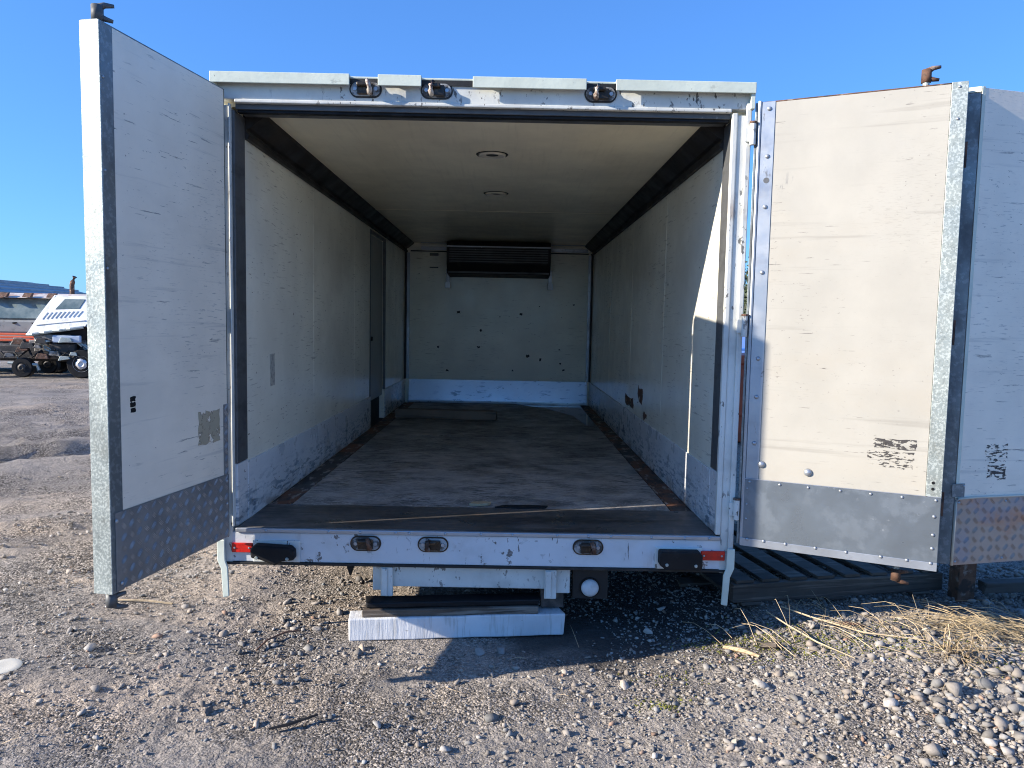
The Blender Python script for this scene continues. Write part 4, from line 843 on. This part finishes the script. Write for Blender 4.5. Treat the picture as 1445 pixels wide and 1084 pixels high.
# straw
def stalks(n, cx, cy, sx, sy, ang, spread, lift, lmin, lmax, rad):
    g = G(); r = random.Random(int(cx * 100) + n)
    for _ in range(n):
        x, y = r.gauss(cx, sx), r.gauss(cy, sy); a = r.gauss(ang, spread); L_ = r.uniform(lmin, lmax)
        z = gz(x, y) + r.uniform(0.004, 0.02); k = r.uniform(-0.5, 0.5); up = abs(r.gauss(0, lift))
        P = []
        for i in range(4):
            t = i / 3; aa = a + k * t
            P.append((x + math.cos(aa) * L_ * t, y + math.sin(aa) * L_ * t, z + up * L_ * math.sin(t * 2.4)))
        g.tube(P, [rad, rad, rad * .8, rad * .4], 3)
    return g
def straw_obj(g, label):
    o = g.make('dry_grass', M['straw']); me = o.data; n = len(me.vertices)
    a = me.attributes.new('tint', 'FLOAT_COLOR', 'POINT'); b = np.repeat(rng.uniform(0.6, 1.5, (n // 12 + 1)), 12)[:n]
    a.data.foreach_set('color', np.stack([b, b * rng.uniform(.96, 1.0), b * .95, np.ones(n)], 1).astype(np.float32).ravel())
    o['kind'] = 'stuff'; tag(o, label, 'dry grass'); return o
straw_obj(stalks(300, 2.42, -0.12, 0.20, 0.075, R(176), 0.28, 0.18, 0.10, 0.34, 0.0016), 'mat of dry yellow straw at the right edge of the yard')
straw_obj(stalks(70, 1.92, -0.42, 0.03, 0.03, R(250), 0.5, 0.45, 0.08, 0.20, 0.0018), 'small tuft of bent dry straw on the gravel heap')
straw_obj(stalks(80, 1.75, -0.20, 0.35, 0.16, R(120), 0.9, 0.25, 0.08, 0.26, 0.0016), 'thin scattered dry stalks across the stones at the right')
straw_obj(stalks(26, -0.6, -0.5, 0.9, 0.4, R(20), 0.9, 0.1, 0.03, 0.10, 0.0013), 'few tiny dry stalks scattered in the left foreground')
for m_ in ('straw',):
    pass
# every object using straw needs a tint: give the litter tubes a neutral one
for o in list(col.objects):
    if o.type == 'MESH' and o.data.materials and o.data.materials[0] == M['straw'] and 'tint' not in o.data.attributes:
        a = o.data.attributes.new('tint', 'FLOAT_COLOR', 'POINT'); a.data.foreach_set('color', [1.0] * 4 * len(o.data.vertices))
# moss
mx, my = [], []
for (cx, cy, sx, sy, n) in ((1.30, -0.16, 0.16, 0.10, 700), (1.55, -0.22, 0.2, 0.08, 520), (1.95, -0.30, 0.2, 0.08, 400), (2.2, -0.5, 0.12, 0.1, 300), (0.72, -0.62, 0.05, 0.03, 120), (2.05, -0.42, 0.10, 0.06, 160), (1.05, -0.12, 0.10, 0.03, 120), (0.80, -0.42, 0.10, 0.03, 60), (1.7, -0.02, 0.2, 0.04, 140), (2.1, -0.6, 0.1, 0.1, 120)):
    mx.append(rng.normal(cx, sx, n)); my.append(rng.normal(cy, sy, n))
mx, my = np.concatenate(mx), np.concatenate(my)
v_, f_, t_ = stones(mx, my, rng.uniform(0.003, 0.008, len(mx)), ICO1, 0.45, tints, (0.4, 0.7))
o = np_mesh('moss', v_, f_, M['moss']); o['kind'] = 'stuff'; tag(o, 'olive moss tufts between the stones near the shadow edge', 'moss')

# ------------------------------------------------------------------ background: dismantled trucks on the left
def wheel(parent, x, y, z, r, w_, hub=True):
    ty = G().lathe([(r * .55, -w_ / 2), (r * .92, -w_ / 2), (r, -w_ * .35), (r, w_ * .35), (r * .92, w_ / 2), (r * .55, w_ / 2)], (x, y, z), 1, 28).make('wheel', M['rubber'], parent)
    hb = G().lathe([(r * .12, -w_ / 2 - 0.01), (r * .2, -w_ / 2 - 0.03), (r * .5, -w_ / 2 + 0.02), (r * .56, -w_ / 2 - 0.004), (r * .56, 0)], (x, y, z), 1, 24).make('rim', M['alu_hub'] if hub else M['chassis'], ty)
    for k in range(5):
        a = 2 * math.pi * k / 5
        G().lathe([(0.0, -w_ / 2 - 0.006), (r * .10, -w_ / 2 - 0.006), (r * .10, -w_ / 2 + 0.02)], (x + math.cos(a) * r * .36, y, z + math.sin(a) * r * .36), 1, 8).make('rim_hole', M['rubber'], ty)
tk = empty('dismantled_truck', (-9.6, 13.5, 0.0), R(8)); tag(tk, 'stripped truck chassis with its white cab tipped forward', 'truck')
for y in (0.15, 0.85): G().box(-3.2, y, 0.42, 1.6, y + 0.07, 0.58).make('chassis_rail', M['chassis'], tk, 0.01)
for x in (-2.6, -1.7, -0.9, 0.1, 1.4): G().box(x, 0.221, 0.44, x + 0.08, 0.849, 0.56).make('cross_tube', M['chassis'], tk)
for x, hb in ((0.18, True), (-1.05, False), (-2.9, True)):
    for y in (-0.05, 1.15): wheel(tk, x, y, 0.33 if hb else 0.24, 0.32 if hb else 0.22, 0.22, hb)
G().box(-2.2, 0.30, 0.36, 0.9, 0.75, 0.74).make('gearbox', M['chassis'], tk, 0.05)
G().box(-0.55, -0.02, 0.42, 0.0, 0.12, 0.78).make('fuel_tank', M['chassis'], tk, 0.03)
G().box(-0.85, -0.03, 0.80, -0.1, 0.35, 0.98).make('engine_cover', M['engine'], tk, 0.03)
eng = G().box(-0.95, 0.2, 0.58, -0.35, 0.8, 0.86)
for i in range(9):
    a, b, c_ = random.uniform(-1.5, 0.2), random.uniform(-0.05, 0.5), random.uniform(0.5, 0.85); s_ = random.uniform(0.06, 0.16)
    eng.box(a, b, c_, a + s_ * 1.5, b + s_, c_ + s_)
eng.make('engine', M['engine'], tk, 0.015)
for i in range(10):
    x, z = random.uniform(-1.5, 0.3), random.uniform(0.45, 0.9)
    g = G().tube([(x, -0.04, z), (x + random.uniform(.05, .2), -0.08, z - random.uniform(-.1, .2)), (x + random.uniform(.2, .4), 0.0, z - random.uniform(0, .25))], 0.02, 6)
    g.make('hose', M['galv'], tk)
G().box(-0.42, -0.13, 0.80, 0.16, -0.045, 0.96).make('side_panel', surf('pale_blue_panel', (0.45, 0.52, 0.62), 0.5), tk, 0.02)
G().tube([(-1.35, -0.1, 0.34), (-0.75, -0.1, 0.30), (-0.72, -0.1, 0.18)], 0.035, 8).make('step_bar', M['galv'], tk)
# cab tipped forward: rear wall faces up and to the camera
c0 = empty('cab', (-0.98, -0.05, 0.93)); c0.parent = tk
def cabsheet(pts3, nm, mt, par, th=0.03):
    n_ = (Vector(pts3[1]) - Vector(pts3[0])).cross(Vector(pts3[2]) - Vector(pts3[0])).normalized() * th
    g = G(); k_ = len(pts3); g.v = [tuple(p) for p in pts3] + [tuple(Vector(p) - n_) for p in pts3]
    g.f = [tuple(range(k_)), tuple(range(2 * k_ - 1, k_ - 1, -1))] + [(i, (i + 1) % k_, k_ + (i + 1) % k_, k_ + i) for i in range(k_)]
    return g.make(nm, mt, par, 0.008)
P00, P10, P11, P01 = Vector((0, 0, 0.05)), Vector((1.22, -0.02, 0.24)), Vector((1.66, 0.35, 0.90)), Vector((0.42, 0.42, 0.93))
def bil(u, v): return (P00 * (1 - u) + P10 * u) * (1 - v) + (P01 * (1 - u) + P11 * u) * v
g = G()
nu, nv = 10, 8
nrm = (P10 - P00).cross(P01 - P00).normalized()
for j in range(nv + 1):
    for i in range(nu + 1):
        u, v = i / nu, j / nv; bul = 0.03 * math.sin(math.pi * v) + 0.012 * math.sin(math.pi * u)
        g.v.append(tuple(bil(u, v) + nrm * bul * 0.9))
for j in range(nv):
    for i in range(nu):
        if 3 <= i < 5 and 5 <= j < 7: continue
        a = j * (nu + 1) + i; g.f.append((a, a + 1, a + nu + 2, a + nu + 1))
bk = g.make('cab_rear_wall', M['truckwhite'], c0); sm = bk.modifiers.new('sol', 'SOLIDIFY'); sm.thickness = 0.04; sm.offset = -1
def pt(u, v, e): return bil(u, v) + nrm * (0.028 * math.sin(math.pi * v) + 0.011 * math.sin(math.pi * u) + e)
cabsheet([pt(.22, .60, .012), pt(.64, .60, .012), pt(.60, .90, .012), pt(.24, .90, .012)], 'rear_window', M['glass'], c0, 0.02)
g = G()
for i in range(9):
    u = 0.12 + i * 0.075
    g.tube([pt(u, .34, .006), pt(u + .008, .52, .006)], 0.009, 5)
g.make('pressed_rib', M['rib'], c0)
g = G(); g.tube([pt(.08, .20, .012), pt(.92, .20, .012)], 0.014, 5); g.make('lower_seam', M['rib'], c0)
# rest of the cab shell: floor underside, roof, sides
D = Vector((0.75, 1.0, -0.55))
cabsheet([P00, P00 + Vector((0.95, 0.25, -0.42)), P10 + Vector((0.50, 0.55, -0.45)), P10], 'cab_floor', M['black'], c0, 0.05)
cabsheet([P01, P11, P11 + Vector((0.7, 1.1, -0.1)), P01 + Vector((0.7, 1.1, -0.1))], 'cab_roof', M['truckwhite'], c0, 0.04)
cabsheet([P10, P10 + Vector((0.52, 0.55, -0.35)), P11 + Vector((0.6, 0.9, -0.3)), P11], 'cab_side', M['truckgrey'], c0, 0.04)
cabsheet([P00, P01, P01 + Vector((0.5, 1.0, -0.1)), P00 + Vector((0.5, 1.0, -0.3))], 'cab_side', M['truckwhite'], c0, 0.04)
g = G()
for a_, b_ in ((.02, .30), (.20, .52), (.40, .85), (.62, .99)):
    g.tube([pt(a_, -0.02, .0), pt((a_ + b_) / 2, -.07, .05), pt(b_, -.03, .0)], 0.035, 6)
g.make('tilt_bars', M['galv'], c0)
# second truck, seen past the frame's left edge
t2 = empty('old_truck', (-11.6, 14.6, 0.0), R(4)); tag(t2, 'old grey truck with a rusty roof and orange bumper', 'truck')
g = G().box(-2.4, 0.0, 0.95, 1.15, 2.0, 1.28); g.make('bonnet', M['truckgrey'], t2, 0.05)
G().prism([(0.06, 1.285), (2.0, 1.285), (1.9, 1.80), (0.32, 1.80)], 0, -2.3, 1.25).make('cab_body', M['truckgrey'], t2, 0.03)
cabsheet([Vector((-2.1, 0.035, 1.32)), Vector((1.05, 0.035, 1.32)), Vector((1.05, 0.275, 1.76)), Vector((-2.1, 0.275, 1.76))], 'windscreen', M['glass'], t2, 0.02)
G().prism([(0.12, 1.805), (2.0, 1.805), (1.9, 1.94), (0.45, 1.93)], 0, -2.3, 1.5).make('cab_roof', surf('rust_streaked_white_roof', (0.55, 0.50, 0.46), 0.5, layers=(((0.30, 0.12, 0.06), 0.8, 2.5, (1, 1, 1), 0.48, 0.6),)), t2, 0.03)
for i in range(6): G().prism([(0.02, 1.82), (0.13, 1.82), (0.20, 1.93), (0.14, 1.93)], 0, -2.1 + i * 0.55, -1.90 + i * 0.55).make('roof_lamp', M['rust'], t2, 0.01)
for z in (0.80, 0.87, 0.94): G().box(-2.5, -0.20, z - .03, 0.98, -0.06, z + 0.028).make('bumper_bar', M['orange'], t2, 0.012)
G().box(1.0, -0.22, 0.77, 1.42, -0.05, 0.97).make('marker_lamp', M['yellow'], t2, 0.02)
g = G().box(-2.4, 0.0, 0.30, 1.2, 1.9, 0.76)
for i in range(14):
    a, c_ = random.uniform(-1.5, 1.1), random.uniform(0.35, 0.72); s_ = random.uniform(0.06, 0.2); g.box(a, -0.16, c_, a + s_ * 1.6, 0.05, c_ + s_ * .6)
g.make('undercarriage', M['engine'], t2, 0.01)
for x in (-1.9, 0.75):
    wheel(t2, x, 0.25, 0.36, 0.36, 0.25, False)
g = G().tube([(0.98, 0.6, 1.2), (0.98, 0.6, 2.15), (1.00, 0.6, 2.24), (1.06, 0.58, 2.36)], 0.055, 12).make('exhaust_stack', M['rust'], t2)
g = G()
for i in range(7): g.tube([(-1.9 + i * .45, -0.02, 1.20), (-1.6 + i * .45, 0.1, 1.24)], 0.02, 6)
g.make('wiper_linkage', M['rubber'], t2)
# rounded ribbed roof beyond
sh = empty('shed', (-32.7, 34, 0)); tag(sh, 'distant low shed with a rounded blue-grey ribbed roof behind the trucks', 'shed')
P = []
for i in range(21):
    t = math.pi * i / 20; P.append((-9 * math.cos(t), 3.5 * math.sin(t)))
rf = G().prism(P, 1, 0, 12).make('roof', M['roofblue'], sh)
for i in range(26):
    t = math.pi * (i + 1) / 27; x_, z_ = -9 * math.cos(t), 3.5 * math.sin(t)
    G().box(x_ - .05, -0.03, z_ - .04, x_ + .05, 12.03, z_ + .07).make('roof_rib', M['roofblue'], sh)
G().box(-1.5, -0.06, 0.0, 1.5, -0.005, 2.6).make('door', M['truckgrey'], sh)

# behind the box on the right: scrub bank with trees, a blue drum and an orange bin
hx = np.linspace(-60, 140, 120); hy = np.linspace(30, 160, 60)
HX, HY = np.meshgrid(hx, hy)
HZ = -0.1 + 9 * sstep(30, 90, HY) * sstep(-10, 40, HX) * (0.7 + vn(HX, HY, 0.05, 3)) + vn(HX, HY, 0.3, 5) * 0.5 * sstep(32, 40, HY)
HZ[HX < -8] = -0.1
V = np.stack([HX, HY, HZ], -1).reshape(-1, 3); nx = 120
I = (np.arange(59)[:, None] * nx + np.arange(nx - 1)[None]).ravel()
o = np_mesh('hill', V, np.stack([I, I + 1, I + nx + 1, I + nx], 1), M['hill'], True); o['kind'] = 'structure'
def tree(x, y, h, lab, seed):
    r = np.random.default_rng(seed)
    t_ = empty('tree', (x, y, 0.0)); tag(t_, lab, 'tree', 'trees behind the truck box')
    g = G().tube([(0, 0, 0), (0.05, 0, h * .35), (-.05, 0.05, h * .7), (0, 0, h * .9)], [h * .03, h * .022, h * .012, h * .004], 8)
    for k in range(7):
        a, z = r.uniform(0, 6.28), h * r.uniform(.25, .75); L_ = h * r.uniform(.15, .28)
        g.tube([(0, 0, z), (math.cos(a) * L_ * .6, math.sin(a) * L_ * .6, z + L_ * .3), (math.cos(a) * L_, math.sin(a) * L_, z + L_ * .6)], [h * .010, h * .006, h * .002], 5)
    g.make('trunk', M['bark'], t_)
    n = 2600; cl = r.normal(size=(34, 3)); cl /= np.linalg.norm(cl, axis=1)[:, None]; cl *= r.uniform(.4, 1, (34, 1)) * np.array([h * .28, h * .28, h * .36]); cl[:, 2] += h * .58
    c_ = cl[r.integers(0, 34, n)] + r.normal(size=(n, 3)) * h * .055
    a = r.normal(size=(n, 3)); a /= np.linalg.norm(a, axis=1)[:, None]; b = np.cross(a, r.normal(size=(n, 3))); b /= np.linalg.norm(b, axis=1)[:, None]
    s = r.uniform(.05, .11, (n, 1)) * h / 5
    V_ = np.stack([c_ - a * s, c_ + b * s * .5, c_ + a * s, c_ - b * s * .5], 1).reshape(-1, 3)
    o = np_mesh('crown', V_, np.arange(4 * n).reshape(n, 4), M['leaf']); o.parent = t_
for i, (x, y, h, lb) in enumerate(((9.0, 21.5, 4.6, 'dark bushy tree seen through the gap beside the right post'), (10.6, 23.0, 4.2, 'dark tree behind the right doors'), (7.4, 23.5, 3.6, 'smaller dark tree hidden behind the box'),
                                   (13.0, 24.0, 4.4, 'broad dark tree far right behind the doors'))): tree(x, y, h, lb, i + 3)
o = G().lathe([(0.0, 0), (0.29, 0), (0.30, .02), (0.29, .28), (0.31, .30), (0.29, .32), (0.29, .58), (0.31, .60), (0.29, .62), (0.29, .87), (0.30, .89), (0.27, .87), (0.0, .87)], (0, 0, 0), 2, 24).make('oil_drum', M['blue']); o.location = (3.72, 7.8, 0.50); tag(o, 'blue drum seen through the gap by the right post', 'drum')
o = G().box(-0.6, 0, 0, 0.6, 0.9, 0.42).box(-0.64, -0.04, 0.42, 0.64, 0.94, 0.50).make('white_crate', M['truckwhite'], None, 0.02); o.location = (3.72, 7.3, 0.0); tag(o, 'low white crate under the blue drum', 'crate')
o = G().box(-0.5, 0, 0, 0.5, 0.8, 0.9).box(-0.54, -0.04, 0.9, 0.54, 0.84, 1.0).box(-0.54, -0.03, 0.3, 0.54, -0.001, 0.36).make('waste_bin', M['orange'], None, 0.03); o.location = (3.0, 5.2, 0.1); tag(o, 'orange steel bin seen through the narrow gap', 'bin')

# ------------------------------------------------------------------ clutter hanging off the stripped chassis
for i in range(12):
    x, z = random.uniform(-1.45, 0.0), random.uniform(0.36, 0.80); a = random.uniform(0.08, 0.20)
    g = G().prism([(x, z), (x + a * 1.6, z + random.uniform(-.03, .05)), (x + a * 1.4, z + a * .6), (x + a * .3, z + a * .7)], 1, -0.16 - random.uniform(0, .05), -0.08)
    g.make('loose_fitting', random.choice([M['engine'], M['galv'], M['chassis'], M['rust'], M['trim']]), tk, 0.008)
for i in range(6):
    x = -1.5 + i * 0.28
    G().tube([(x, -0.10, 0.60 + random.uniform(-.1, .1)), (x + .12, -0.16, 0.48), (x + .30, -0.10, 0.62 + random.uniform(-.1, .15))], random.uniform(0.012, 0.03), 6).make('hose', M['rubber'], tk)
